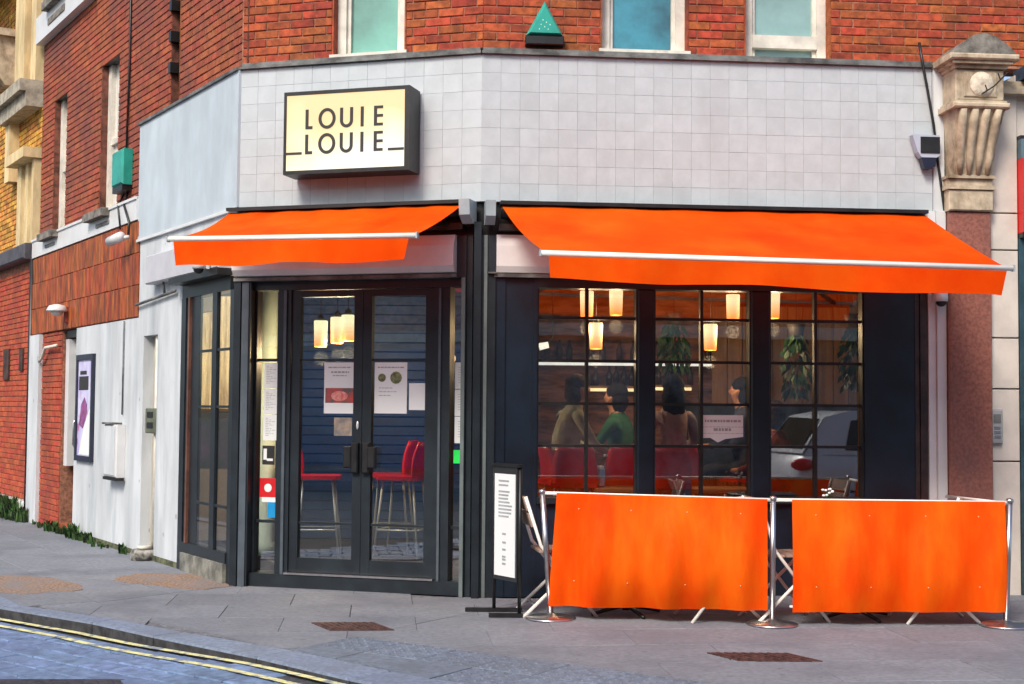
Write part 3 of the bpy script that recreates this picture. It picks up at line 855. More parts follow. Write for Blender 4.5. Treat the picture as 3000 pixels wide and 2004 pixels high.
# ---- right-hand end: white strip, granite pilaster with stone corbel, cream pier
bp('white_strip', MB().box(3.605, 3.665, -.02, .2, 0, 3.068).box(3.668, 3.742, -.045, .2, 0, FB - .001), WHITE, 'C')
bp('white_strip', MB().box(3.66, 3.745, -.02, .2, FB, FT), RENDER, 'C')
bp('granite_pilaster', MB().box(3.748, 4.10, -.10, .25, .16, 3.06, ch=.012).box(3.73, 4.115, -.125, .25, -.05, .159), GRANITE, 'C')
cb = bp('corbel', MB().box(3.735, 4.108, -.13, .2, 3.061, 3.23, ch=.01).box(3.72, 4.12, -.145, .2, 3.232, 3.262).box(3.735, 4.10, -.125, .2, 3.264, 3.318).box(3.725, 4.115, -.15, .2, 3.32, 3.345), STONE, 'C')
mb = MB()                                    # tapering scroll body
prof = [(3.346, -.13, .155), (3.46, -.155, .165), (3.60, -.185, .178), (3.74, -.235, .19), (3.85, -.285, .20)]
cxn = 3.935
for (za, ya, wa), (zb, yb, wb) in zip(prof, prof[1:]):
    mb.add([(cxn - wa, ya, za), (cxn + wa, ya, za), (cxn + wb, yb, zb), (cxn - wb, yb, zb), (cxn - wa, .2, za), (cxn + wa, .2, za), (cxn + wb, .2, zb), (cxn - wb, .2, zb)],
           [(0, 1, 2, 3), (4, 0, 3, 7), (1, 5, 6, 2), (5, 4, 7, 6)])
bp('scroll', mb, STONE, 'C', cb)
for k in range(4):
    t = (k - 1.5) / 1.5
    pts = [(cxn + t * w * .72, y - .008, z) for z, y, w in prof]
    bp('flute', MB().tube(pts, [.018, .03, .036, .038, .03], 8), STONE, 'C', cb)
bp('moulding', MB().box(3.695, 4.165, -.325, .2, 3.851, 3.895, ch=.012).box(3.715, 4.145, -.30, .2, 3.896, 3.915), STONE, 'C', cb)
bp('dado_or_backdrop', MB().box(3.735, 4.135, -.275, .2, 3.916, 4.17, ch=.012).box(3.80, 4.07, -.288, -.276, 3.945, 4.145, ch=.006), STONE, 'C', cb)
md = MB().lathe([(.0, .0), (.05, .002), (.095, -.008), (.105, -.02)], 20)
md.v = [(x + 3.945, z * -1 - .305, y + 4.045) for x, y, z in md.v]
bp('medallion', md, mat('pale_carved_stone', (.66, .58, .46), .85, var=.15, scale=18, bump=.6, bscale=40), 'C', cb)
bp('cornice', MB().box(3.72, 4.15, -.30, .2, 4.171, 4.20).box(3.69, 4.18, -.335, .2, 4.201, 4.225).box(3.655, 4.225, -.365, .2, 4.226, 4.275, ch=.012), STONE, 'C', cb)
cap = [(3.69, 4.276), (4.21, 4.276), (4.20, 4.30), (4.13, 4.36), (4.04, 4.42), (3.95, 4.445), (3.86, 4.425), (3.77, 4.365), (3.70, 4.30)]
bp('cap', MB().prism(cap, -.335, .15, axis='y'), STONE_D, 'C', cb)
twig = MB().tube([(3.93, -.31, 3.96), (4.02, -.34, 4.02), (4.13, -.35, 4.13)], .006, 5).tube([(3.97, -.33, 3.985), (3.95, -.335, 4.03)], .005, 5).tube([(4.07, -.345, 4.07), (4.05, -.35, 4.12)], .005, 5)
bp('twig', twig, BLACK, 'C', cb)
mb = MB()
for a, b in ((-.05, 1.06), (1.065, 1.64), (1.645, 2.05), (2.055, 2.76), (2.765, 3.06), (3.065, 4.10)):
    bp('pier_block', MB().box(4.103, 4.352, -.03, .25, a + (0 if a < 0 else .003), b - .003, ch=.004), STONE_C, 'C')
bp('pier_cornice', MB().box(4.10, 5.4, -.12, .2, 4.02, 4.08).box(4.10, 5.4, -.08, .2, 4.081, 4.13), STONE, 'C')
# bricks: the nearest ones one by one, the rest joined
eye = Vector((0, 0, EYE))
def seen(bk):
    frn, x, z, l, h, y, m = bk
    p = FR[frn] @ Vector((x, y, z))
    ang = abs((p - eye).normalized().dot(FR[frn].to_3x3() @ Vector((0, 1, 0))))
    X, Yd = p.x, p.y
    up = (z - EYE) / Yd
    vis = up < .2505 + PITCH + .02 and abs(X) < .375 * Yd + .1
    return (0 if vis else 1, (p - eye).length_squared / max(.05, ang))
BRK.sort(key=seen)
bk_cache = {}
field = {}
for i, bk in enumerate(BRK):
    frn, x, z, l, h, y, m = bk
    jit = random.uniform(-.003, .003)
    M = FR[frn] @ T(x, y + jit, z)
    key = (round(l, 2), round(h, 3), m.name)
    if key not in bk_cache:
        q = MB().box(-l / 2, l / 2, 0, .022, -h / 2, h / 2, ch=.004)
        bk_cache[key] = (q, q.mesh('brick', m))
    if i < 298:
        part('brick', bk_cache[key][1], None, building, M)
    else:
        field.setdefault(m.name, MB()).add(bk_cache[key][0].v, bk_cache[key][0].f, 0, False, M)
for mn, mb in field.items():
    part('brickwork', mb, MATS[mn], building, Matrix.Identity(4), kind='stuff')
# ---- room inside
XI = [FR['B'] @ Vector((BL + .05, .35, 0)), FR['C'] @ Vector((3.6, .3, 0)), Vector((3.6, 16.2, 0)), Vector((-3.6, 16.2, 0))]
bp('room_floor', MB().prism([(-3.6, 16.2), (-1.9, 11.45), (-.3, 10.95), (3.5, 11.3), (3.8, 16.2)], -.02, .10), mat('room_floor_boards', (.07, .05, .04), .45, var=.3, scale=3), 'W')
bp('room_ceiling', MB().prism([(-3.8, 16.2), (-2.0, 11.5), (-.3, 10.98), (3.5, 11.32), (3.9, 16.2)], 2.82, 2.95), mat('room_ceiling_paint', (.10, .085, .08), .8), 'W')
bp('room_wall', MB().box(-3.8, 3.9, 15.2, 15.35, 0, 2.82), mat('room_brick', (.46, .19, .10), .85, var=.4, scale=4, stretch=(.6, 1, 3)), 'W')
bp('dado_or_backdrop', MB().box(1.75, 3.61, 14.28, 14.39, FZ, 1.50), mat('dark_backdrop', (.02, .022, .03), .6, var=.2), 'W')  # dark panel added so the mirrored car stands out
for i in range(10):
    bp('wall_panel', MB().box(2.12 + i * .16, 2.272 + i * .16, 14.4, 14.46, .11, 2.55, ch=.006), ROOMP, 'W')
bp('room_wall', MB().box(3.62, 3.74, 11.4, 15.2, 0, 2.82), mat('room_panel', (.36, .20, .10), .7, var=.35, scale=2, stretch=(3, 3, .25)), 'W')

# ================================================================ NEIGHBOURS
def on(frn, px, py, off=0.0):               # where a pixel meets a wall: local x and height
    M = FR[frn]; o = M @ Vector((0, -off, 0)); n = M.to_3x3() @ Vector((0, -1, 0)); r = ray(px, py)
    t = (o.x * n.x + o.y * n.y) / (r.x * n.x + r.y * n.y)
    p = M.inverted() @ Vector((r.x * t, r.y * t, EYE + r.z * t))
    return p.x, p.z
lb = thing('terraced_building', 'ochre brick building with cream stone trim at the far left edge', 'building', FR['A'] @ T(-9.5, 0, 0))
def lp(name, mb, mats, parent=None, kind=None): return part(name, mb, mats, parent or lb, FR['A'], kind)
XL0, XL1 = -12.5, -7.16
lp('wall', MB().box(XL0, XL1, .08, .5, 3.3, 9.5), MORTAR_Y)
lp('lower_wall', MB().box(XL0, XL1, .03, .5, -.05, 3.3), MORTAR)
q0 = len(BRK); bricks('A', XL0, XL1, 3.55, 7.4, .066, BRICK_YEL); bricks('A', XL0, XL1, .25, 3.2, .018, BRICK_LOW)
fy, fl_ = MB(), MB()
for bk in BRK[q0:]:
    frn, x, z, l, h, y, m = bk
    (fy if m is BRICK_YEL else fl_).box(x - l / 2, x + l / 2, y, y + .02, z - h / 2, z + h / 2, ch=.004)
del BRK[q0:]
lp('brickwork', fy, BRICK_YEL, kind='stuff'); lp('brickwork', fl_, BRICK_LOW, kind='stuff')
CREAM = mat('cream_stone_trim', (.70, .55, .30), .8, var=.15, scale=6, bump=.2, stretch=(1, 1, .3))
lp('gutter', MB().box(XL0, XL1, -.12, .1, 3.30, 3.50, ch=.02), mat('slate_gutter', (.075, .07, .085), .6, var=.2))
def rect(px0, py0, px1, py1):
    (a, za), (b, zb) = on('A', px0, (py0 + py1) / 2), on('A', px1, (py0 + py1) / 2)
    xm = (px0 + px1) / 2
    return a, b, on('A', xm, py1)[1], on('A', xm, py0)[1]
a, b, z0, z1 = rect(42, 375, 79, 566)
w = lp('window', MB().box(a, a + .22, -.02, .2, 3.52, z1).box(b - .12, b, -.02, .2, 3.52, z1).box((a + b) / 2 - .09, (a + b) / 2 + .07, .0, .2, 3.52, z1), CREAM)
lp('pane', MB().box(a + .1, b - .1, .06, .079, 3.52, z1), mat('old_blind', (.55, .46, .30), .7, var=.15, scale=3, stretch=(6, 1, .4)), w)
lp('hood', MB().box(a - .08, b + .03, -.16, .1, z1, z1 + .13), CREAM, w)
a, b, z0, z1 = rect(22, 249, 32, 418)
lp('downpipe', MB().box(a, b, -.06, .08, z0, z1), CREAM)
a, b, _, _ = rect(20, 200, 84, 240)
zc = on('A', 52, 222)[1]
lp('ledge', MB().box(a, XL1, -.22, .1, zc - .09, zc + .06).box(a + .1, XL1, -.14, .1, zc - .28, zc - .09), mat('grey_stone_ledge', (.40, .36, .28), .8, var=.2, scale=8, bump=.3))
a, b, z0, z1 = rect(45, 56, 66, 192)
lp('pilaster', MB().box(a, b, -.06, .1, zc + .06, 9.0).box(b + .25, XL1, -.03, .1, zc + .06, 9.0), CREAM)
a, b, z0, z1 = rect(2, 98, 38, 205)
cn = MB()
xm = (a + b) / 2
cn.prism([(-.02, z1), (-.34, z1), (-.36, z1 - .12), (-.24, z1 - .30), (-.20, z0 + .15), (-.10, z0), (.08, z0), (.08, z1)], xm - .30, xm + .30, axis='x')
cn.box(xm - .36, xm + .36, -.40, .08, z1 + .001, z1 + .10)
for i in range(26):
    zz = z0 + (z1 - z0) * ((i // 4) + .5) / 7
    cn.ell((xm - .24 + (i % 4) * .16 + random.uniform(-.03, .03), -.24 - .10 * (zz - z0) / (z1 - z0), zz), (.07, .05, .10), 7, 5)
lp('carved_console', cn, STONE)
a, b = on('A', 0, 20)
lp('eaves', MB().prism([(-.75, 7.35), (.2, 7.35), (.2, 7.75), (-.6, 7.75)], XL0, on('A', 44, 20)[0], axis='x'), mat('slate_gutter', (.075, .07, .085)))
lp('plinth', MB().box(XL0, XL1 - .02, -.05, .1, -.05, .24, ch=.02), WHITE)
lp('shadow_gap_tube', MB().tube([(XL1 + .03, -.01, .0), (XL1 + .03, -.01, 3.3)], .035, 8), BLACK)  # black tube put in for the shadow gap between the buildings
for (px0, px1, py0, py1) in ((8, 20, 800, 870), (44, 52, 800, 850)):
    a, b, z0, z1 = rect(px0, py0, px1, py1)
    lp('wall_vent', MB().box(a, b, -.005, .03, z0, z1), mat('sooty_vent', (.07, .035, .03), .9, var=.3))
rs = thing('neighbouring_shop', 'shop with red sign panel and dark blue window frame at the right edge', 'shop', FR['C'] @ T(5.5, 0, 0))
def rp(name, mb, mats, parent=None): return part(name, mb, mats, parent or rs, FR['C'])
rp('sign_panel', MB().box(4.356, 8.0, -.13, .0, 2.90, 3.50, ch=.01), mat('red_sign_vinyl', (.62, .008, .010), .35, var=.05))
rp('sign_cap', MB().box(4.356, 8.0, -.10, .0, 3.502, 3.66), mat('teal_grey_strip', (.10, .17, .21), .5))
rp('sign_edge', MB().box(4.354, 8.0, -.09, .0, 3.662, 3.69).box(4.356, 8.0, -.11, .0, 2.86, 2.898), BLACK)
rp('wall', MB().box(4.354, 8.0, .0, .3, 2.5, 4.2), STONE_C)
rp('window_frame', MB().box(4.356, 4.47, -.05, .1, 0, 2.86).box(6.2, 6.32, -.05, .1, 0, 2.86).box(4.47, 6.2, -.045, .1, 2.55, 2.86).box(4.47, 6.2, -.045, .1, 0, .45), mat('petrol_blue_frame', (.03, .075, .10), .35, var=.15))
rp('window_pane', MB().box(4.47, 6.2, .03, .04, .45, 2.55), GLASS)
rp('window_back', MB().box(4.4, 8.0, 1.2, 1.3, 0, 3), NAVY)
rp('lead_roof', MB().box(4.36, 8.0, -.30, .04, 4.14, 4.24, ch=.02), mat('blue_lead', (.045, .07, .12), .5, var=.3))

# ================================================================ SIGN BOX
sign = thing('sign_box', 'black framed illuminated sign reading LOUIE LOUIE on the white tiles', 'sign', FR['B'] @ T(-1.04, -.001, 3.297))
SM = WM['sign_box']
w2, hs, dp = .5335, .663, .25
part('box', MB().box(-w2, w2, -dp + .012, -.012, 0, hs).box(-w2, w2, -dp, -dp + .012, 0, .03).box(-w2, w2, -dp, -dp + .012, hs - .03, hs).box(-w2, -w2 + .024, -dp, -dp + .012, .03, hs - .03).box(w2 - .04, w2, -dp, -dp + .012, .03, hs - .03), BLACK, sign)
fm = bpy.data.materials.new('lit_sign_face'); fm.use_nodes = True
t = fm.node_tree; b = t.nodes['Principled BSDF']
tc = nd(t, 'ShaderNodeTexCoord'); nz = nd(t, 'ShaderNodeTexNoise'); nz.inputs['Scale'].default_value = 2.2; nz.inputs['Detail'].default_value = 1
t.links.new(tc.outputs['Object'], nz.inputs['Vector'])
gx = nd(t, 'ShaderNodeSeparateXYZ'); t.links.new(tc.outputs['Object'], gx.inputs[0])
ad = nd(t, 'ShaderNodeMath', operation='MULTIPLY_ADD'); ad.inputs[1].default_value = -.9; t.links.new(gx.outputs['Z'], ad.inputs[0]); t.links.new(nz.outputs['Fac'], ad.inputs[2])
rp_ = nd(t, 'ShaderNodeValToRGB')
rp_.color_ramp.elements[0].position, rp_.color_ramp.elements[0].color = -.0, (.92, .62, .28, 1)
rp_.color_ramp.elements[1].position, rp_.color_ramp.elements[1].color = .45, (.98, .96, .80, 1)
em = rp_.color_ramp.elements.new(.2); em.color = (.98, .86, .48, 1)
t.links.new(ad.outputs[0], rp_.inputs[0])
t.links.new(rp_.outputs[0], b.inputs['Emission Color']); b.inputs['Emission Strength'].default_value = .5
b.inputs['Base Color'].default_value = (.22, .20, .15, 1); b.inputs['Roughness'].default_value = .35
FX0, FZ1 = -w2 + .024, hs - .03
part('lit_face', MB().box(-w2 + .02, w2 - .036, -dp + .004, -dp + .012, .028, hs - .028), fm, sign)
ST, LH = .025, .158
def letter_mesh(ch):
    m = MB(); y0, y1 = -.006, 0
    if ch == 'L': m.box(0, ST, y0, y1, 0, LH).box(ST, .060, y0, y1, 0, ST * .95)
    elif ch == 'I': m.box(0, ST, y0, y1, 0, LH)
    elif ch == 'E':
        m.box(0, ST, y0, y1, 0, LH)
        for z in (0, LH / 2 - ST * .42, LH - ST * .9): m.box(ST, .075, y0, y1, z, z + ST * .88)
    else:
        def ring(a0, a1, cx, cz, rx, rz, n):
            for i in range(n):
                p, q = a0 + (a1 - a0) * i / n, a0 + (a1 - a0) * (i + 1) / n
                o = [(cx + rx * math.cos(p), cz + rz * math.sin(p)), (cx + rx * math.cos(q), cz + rz * math.sin(q))]
                k = [(cx + (rx - ST) * math.cos(q), cz + (rz - ST) * math.sin(q)), (cx + (rx - ST) * math.cos(p), cz + (rz - ST) * math.sin(p))]
                m.prism(o + k, y0, y1, axis='y')
        if ch == 'O': ring(0, 2 * math.pi, .073, LH / 2, .073, LH / 2 + .004, 28)
        else:
            ring(math.pi, 2 * math.pi, .055, .055, .055, .055 + .002, 16)
            m.box(0, ST, y0, y1, .055, LH).box(.11 - ST, .11, y0, y1, .055, LH)
    return m
LM_ = {c: letter_mesh(c).mesh('letter', INK) for c in 'LOUIE'}
for zt in (.118, .318):
    for ch, x in zip('LOUIE', (.165, .277, .461, .636, .748)):
        part('letter', LM_[ch], None, sign, SM @ T(FX0 + x, -dp + .0035, FZ1 - zt - LH))
for xa, xb in ((0, .135), (.868, .999)):
    part('underline', MB().box(FX0 + xa, FX0 + xb, -dp - .003, -dp + .0035, FZ1 - .318 - LH, FZ1 - .318 - LH + .020), INK, sign)

# ================================================================ AWNINGS
def awning(frn, label, xb0, xb1, zb, yf, xf0, xf1, zf0, zf1, vb0, vb1, cap_x, seed):
    rg = random.Random(seed)
    a = thing('awning', label, 'awning', FR[frn] @ T((xb0 + xb1) / 2, -.06, zb), 'orange awnings over the shopfront')
    def ap(n, mb, m, parent=None): return part(n, mb, m, parent or a, FR[frn])
    yb = -.11; nx, ny = 40, 14
    vs, fs = [], []
    for j in range(ny + 1):
        t = j / ny
        for i in range(nx + 1):
            s = i / nx
            x = (xb0 + (xb1 - xb0) * s) * (1 - t) + (xf0 + (xf1 - xf0) * s) * t
            z = zb * (1 - t) + (zf0 + (zf1 - zf0) * s) * t
            z -= .030 * math.sin(math.pi * t) * (1 + .25 * math.sin(s * 9 + seed)) + .004 * math.sin(s * 40 + t * 5)
            vs.append((x, yb + (yf - yb) * t, z))
    for j in range(ny):
        for i in range(nx):
            k = j * (nx + 1) + i
            fs.append((k, k + 1, k + nx + 2, k + nx + 1))
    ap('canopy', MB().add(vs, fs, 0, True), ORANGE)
    vs, fs = [], []
    for j in range(6):
        t = j / 5
        for i in range(nx + 1):
            s = i / nx
            zt = zf0 + (zf1 - zf0) * s - .022; zbm = vb0 + (vb1 - vb0) * s
            w = .012 * math.sin(s * 21 + seed) * t + .008 * math.sin(s * 47 + 1.3 * seed) * t + (.035 * t * max(0, s - .93) / .07 if seed == 2 else 0)
            vs.append((xf0 + .02 + (xf1 - xf0 - .04) * s - (.03 * t if s == 1 else 0) + (.012 * t if s == 0 else 0), yf - .02 + w, zt * (1 - t) + zbm * t + .010 * math.sin(s * 13 + seed) * t * t))
    for j in range(5):
        for i in range(nx):
            k = j * (nx + 1) + i
            fs.append((k + nx + 1, k + nx + 2, k + 1, k))
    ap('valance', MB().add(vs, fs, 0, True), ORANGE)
    d = Vector((xf1 - xf0, 0, zf1 - zf0)).normalized()
    bar = MB().tube([Vector((xf0, yf, zf0)) - d * .03, Vector((xf1, yf, zf1)) + d * .03], .020, 10)
    ap('front_bar', bar, ALU)
    for x_, z_ in ((xf0 - .037, zf0), (xf1 + .037, zf1)): ap('bar_end', MB().box(x_ - .006, x_ + .006, yf - .02, yf + .02, z_ - .022, z_ + .022), GREYM)
    ap('cassette', MB().box(xb0 - .01, xb1 + .01, -.16, -.002, zb + .006, zb + .034), BLACK)
    ap('roller', MB().tube([(xb0, -.09, zb - .055), (xb1, -.09, zb - .055)], .045, 12), BLACK)
    for s0, s1 in ((.06, .22), (.94, .78)):
        xa = xb0 + (xb1 - xb0) * s0; xm = xb0 + (xb1 - xb0) * s1; xe = xf0 + (xf1 - xf0) * s0
        zm = (zb + zf0) / 2 - .10
        ap('arm', MB().tube([(xa, -.10, zb - .13), (xm, (yf - .1) * .5, zm - .02), (xe, yf + .03, (zf0 + zf1) / 2 - .03)], .022, 8), BLACK)
    ap('bracket_bar', MB().box(min(xb0, xb1) - .02, max(xb0, xb1), -.10, -.01, zb - .19, zb - .14), BLACK)
    c0, c1 = cap_x
    ap('end_cap', MB().prism([(-.20, zb + .03), (-.012, zb + .03), (-.012, zb - .14), (-.10, zb - .15), (-.185, zb - .09)], c0, c1, axis='x'), GREYM)
    return a
awning('B', 'smaller orange awning over the double doors', -2.11, -.116, 3.032, -1.1, -2.055, -.155, 2.694, 2.668, 2.487, 2.492, (-.115, -.028), 1)
awning('C', 'larger orange awning over the three window bays', .155, 3.545, 3.022, -1.5, .335, 3.57, 2.500, 2.455, 2.325, 2.258, (.028, .105), 2)

# ================================================================ FIXTURES ON THE WALLS
def fx(name, label, cat, frn, x, y, z, group=None): return thing(name, label, cat, FR[frn] @ T(x, y, z), group)
# triangular alarm bell box
t_ = fx('alarm_box', 'turquoise triangular alarm box on the brickwork above the white tiles', 'alarm box', 'C', .495, BY - .012, 4.318)
o = [(-.150, .075), (.150, .075), (.0, .355)]; k = [(-.118, .092), (.118, .092), (.0, .305)]
part('cover', MB().add([(x, -.045, z) for x, z in o] + [(x, -.085, z) for x, z in k] + [(x, 0, z) for x, z in o], [(3, 4, 5), (0, 1, 4, 3), (1, 2, 5, 4), (2, 0, 3, 5), (0, 6, 7, 1), (1, 7, 8, 2), (2, 8, 6, 0)]), GREENBOX, t_)
part('base', MB().box(-.152, .152, -.075, 0, .0, .073, ch=.008), BLACK, t_)
mb = MB()
for i in range(7): mb.box(-.05 + i * .014, -.043 + i * .014, -.0865, -.0845, .115 + (i * 37 % 5) * .018, .125 + (i * 37 % 5) * .018)
part('printing', mb, mat('pale_print', (.55, .75, .68), .6), t_, kind='stuff')
# white and dark alarm box at the right
t_ = fx('alarm_box', 'white alarm box with dark panel beside the stone corbel', 'alarm box', 'C', 3.575, -.014, 3.40)
part('cover', MB().prism([(-.12, .27), (-.10, .275), (.105, .27), (.11, .11), (.08, .09), (-.045, .09), (-.075, .13)], -.075, 0, axis='y'), mat('alarm_white_plastic', (.42, .46, .56), .4, var=.04), t_)
part('lens', MB().box(-.055, .104, -.083, -.0755, .125, .255), BLACK, t_)
part('base', MB().prism([(-.045, .088), (.08, .088), (.07, .02), (.035, .0), (-.02, .0)], -.07, 0, axis='y'), mat('alarm_navy_plastic', (.012, .016, .04), .4), t_)
# teal box on the side wall
xa, za = on('A', 282, 392)
t_ = fx('alarm_box', 'turquoise rectangular alarm box on the side street brick wall', 'alarm box', 'A', xa, BY - .013, za - .19)
part('cover', MB().box(-.20, .17, -.11, 0, .03, .40, ch=.02), GREENBOX, t_)
part('base', MB().box(-.19, .16, -.10, 0, -.03, .029), BLACK, t_)
single('cable', MB().tube([(xa - .05, .03, za - .23), (xa - .02, -.04, za - .36), (xa + .12, -.05, za - .62)], .010, 6), BLACK, FR['A'], 'thin grey cable hanging left below the turquoise side-wall box', 'cable')
single('cable', MB().tube([(xa + .08, .03, za - .23), (xa + .2, -.04, za - .38), (xa + .42, -.05, za - .58), (xa + .44, -.06, za - .72)], .013, 6), BLACK, FR['A'], 'thicker black cable looping right below the turquoise side-wall box', 'cable')
pts = [(*on('C', *p), 0) for p in ((2103, 100), (2110, 150), (2122, 215), (2136, 290), (2146, 370), (2156, 440), (2164, 505), (2166, 560))]
single('cable', MB().tube([(x, -.035 - .01 * math.sin(i), z) for i, (x, z, _) in enumerate(pts)], .011, 6), BLACK, FR['C'], 'long black cable running down the white tiles beside the corbel', 'cable')
# cameras and lamps
def dome_cam(frn, x, y, z, label):
    t_ = fx('security_camera', label, 'camera', frn, x, y, z)
    part('mount', MB().box(-.045, .045, -.03, .0, -.03, .06, ch=.008).box(-.06, .06, -.085, -.02, .035, .075, ch=.008), WHITE, t_)
    part('housing', MB().lathe([(.052, .035), (.056, .0), (.054, -.03)], 14, M=T(0, -.075, 0)), WHITE, t_)
    part('dome', MB().ell((0, -.08, -.03), (.044, .044, .042), 12, 8), BLACK, t_)
dome_cam('C', 3.665, -.05, 2.36, 'white dome camera above the white strip under the right awning')
dome_cam('A', -.36, -.12, 2.63, 'small dark dome camera under the left awning')
xa, za = on('A', 303, 549)
t_ = fx('security_camera', 'white bullet camera on the edge of the side street wall', 'camera', 'A', xa, -.08, za)
part('housing', MB().tube([(-.16, -.10, -.02), (.10, -.06, .01)], .05, 12), WHITE, t_)
part('bracket', MB().tube([(.06, -.06, .0), (.10, .02, .01)], .022, 8), WHITE, t_)
xa, za = on('A', 157, 712)
t_ = fx('wall_lamp', 'small white bulkhead lamp below the rust coloured hung tiles', 'lamp', 'A', xa, -.02, za)
part('shade', MB().lathe([(.02, .07), (.09, .05), (.12, .0), (.115, -.015)], 16, M=T(0, -.11, 0)), WHITE, t_)
part('bulb', MB().ell((0, -.11, -.02), (.07, .07, .05), 10, 6), mat('frosted_bulb', (.75, .74, .70), .3), t_)
part('bracket', MB().tube([(0, 0, .02), (0, -.11, .04)], .02, 8).box(-.05, .05, -.02, .02, -.14, .04), BRICK_LOW, t_)
# poster case
t_ = fx('framed_poster', 'tall dark framed poster in lilac and white on the side wall', 'poster', 'A', -4.49, -.002, .84)
part('frame', MB().box(-.335, .335, -.035, 0, 0, .06).box(-.335, .335, -.035, 0, 1.11, 1.17).box(-.335, -.28, -.035, 0, .06, 1.11).box(.28, .335, -.035, 0, .06, 1.11), mat('dark_blue_frame', (.02, .025, .05), .4), t_)
part('poster', MB().box(-.28, .28, -.018, 0, .06, 1.11), mat('poster_print', (.46, .40, .72), .5, col2=(.62, .62, .80), scale=3.2, detail=2, stain_or_light=((.40, .14, .34), 2.6, .55, .62, (1, 1, 1))), t_)
mb = MB().prism([(-.2, .07), (.27, .07), (.27, .62), (.12, .50), (-.02, .36)], -.0205, -.0185, axis='y')
part('white_shape', mb, PAPER, t_)
part('dark_shape', MB().box(-.24, .14, -.0205, -.0185, .78, .93).box(-.20, .06, -.0215, -.0205, .95, .99), INK, t_)
part('figure', MB().prism([(-.20, .40), (-.05, .36), (.06, .48), (.10, .62), (.0, .70), (-.12, .62)], -.023, -.0212, axis='y'), mat('poster_magenta', (.36, .10, .30), .5, var=.3, scale=9), t_)
# cabinet and entry keypad
t_ = fx('meter_cabinet', 'white meter cabinet on the side wall between poster and niche', 'cabinet', 'A', -3.23, -.002, .70)
part('case', MB().box(-.22, .22, -.09, 0, .03, .56, ch=.01), WHITE, t_)
part('door', MB().box(-.20, .17, -.098, -.091, .05, .54, ch=.004), RENDER, t_)
part('foot', MB().box(-.20, .26, -.10, -.02, .0, .029), BLACK, t_)
part('hood', MB().box(-.24, .10, -.11, -.0, .562, .58), LEAD, t_)
single('cable', MB().tube([(-3.10, -.014, 2.31), (-3.10, -.014, 1.36)], .008, 6), LEAD, FR['A'], 'thin straight grey cable down the white wall above the cabinet', 'cable')
t_ = fx('entry_phone', 'green grey entry panel in the beige niche', 'entry panel', 'A', -2.18, .10, 1.19)
part('case', MB().box(-.17, .15, -.11, -.001, 0, .24, ch=.01), mat('green_grey_metal', (.13, .15, .10), .5, var=.15), t_)
for z in (.05, .15): part('grille', MB().box(-.10, .07, -.115, -.111, z, z + .055), BLACK, t_)
t_ = fx('entry_phone', 'grey entry phone on the cream pier at right', 'entry panel', 'C', 4.145, -.032, 1.20)
part('case', MB().box(-.05, .05, -.04, 0, 0, .28, ch=.012), mat('grey_entry_plastic', (.34, .35, .36), .4), t_)
part('speaker', MB().box(-.03, .03, -.044, -.0405, .17, .24), LEAD, t_)
for i in range(3): part('button', MB().box(-.025, .025, -.046, -.0405, .05 + i * .035, .072 + i * .035), STEEL, t_)
t_ = fx('drain_cover', 'small dirty cast gully at the foot of the white niche', 'drain', 'A', -2.16, -.05, -.02)
part('body', MB().lathe([(.12, .0), (.13, .08), (.11, .12), (.09, .11)], 14), mat('dirty_gully', (.30, .29, .26), .9, var=.4, scale=14), t_)
part('inlet', MB().lathe([(.06, .121), (.07, .15), (.05, .15)], 12), OFFW, t_)

# ================================================================ NOTICES ON THE GLASS
def sheet(frn, x0, x1, z0, z1, y, label, cat='notice', name='notice', group=None):
    t_ = fx(name, label, cat, frn, (x0 + x1) / 2, y, z0, group)
    part('sheet', MB().box(-(x1 - x0) / 2, (x1 - x0) / 2, -.003, 0, 0, z1 - z0), PAPER, t_)
    return t_, (x1 - x0) / 2, z1 - z0
def lines(t_, w, rows, m=INKG, seed=1):
    rg = random.Random(seed); mb = MB()
    for z, h, a, b in rows:
        x = a
        while x < b:
            l = min(b - x, rg.uniform(.012, .035))
            mb.box(x, x + l, -.0042, -.0031, z, z + h); x += l + .007
    return part('printing', mb, m, t_, kind='stuff')
YG = YB + .019
t_, w, h = sheet('B', -1.336, -1.066, 1.403, 1.814, YG, 'white poster with a red dish photo on the left door', 'poster', 'poster')
lines(t_, w, [(h - .045, .010, -.10, .10), (h - .085, .014, -.075, .08), (h - .11, .008, -.06, .06)], seed=2)
part('photo', MB().box(-w + .012, w - .012, -.0042, -.0031, .085, .205), mat('dish_photo', (.50, .06, .05), .5, col2=(.10, .09, .09), scale=14, detail=3), t_)
part('dish', MB().ell((.0, -.0043, .14), (.075, .002, .042), 16, 6), mat('red_dish', (.62, .08, .07), .5, col2=(.72, .35, .30), scale=30), t_)
t_, w, h = sheet('B', -.899, -.624, 1.407, 1.814, YG, 'white poster with two green dish photos on the right door', 'poster', 'poster')
lines(t_, w, [(h - .045, .010, -.11, .11), (.20, .006, -.1, .02), (.17, .006, -.1, .05), (.14, .006, -.1, .0)], seed=3)
for x, r in ((-.075, .034), (.045, .05)): part('dish', MB().ell((x, -.0042, .285), (r, .0015, r), 16, 6), mat('green_dish', (.25, .26, .10), .5, col2=(.06, .08, .04), scale=40), t_)
t_, w, h = sheet('B', -.605, -.464, 1.436, 1.648, YG, 'small blank white sheet on the right door')
t_, w, h = sheet('B', -.625 - .62, -.63 - .46, 1.225, 1.37, YG, 'dim small notice under the red dish poster', 'notice')
t_.children[0].data.materials[0] = mat('dim_photo', (.16, .15, .15), .5, col2=(.36, .27, .20), scale=12, detail=2)
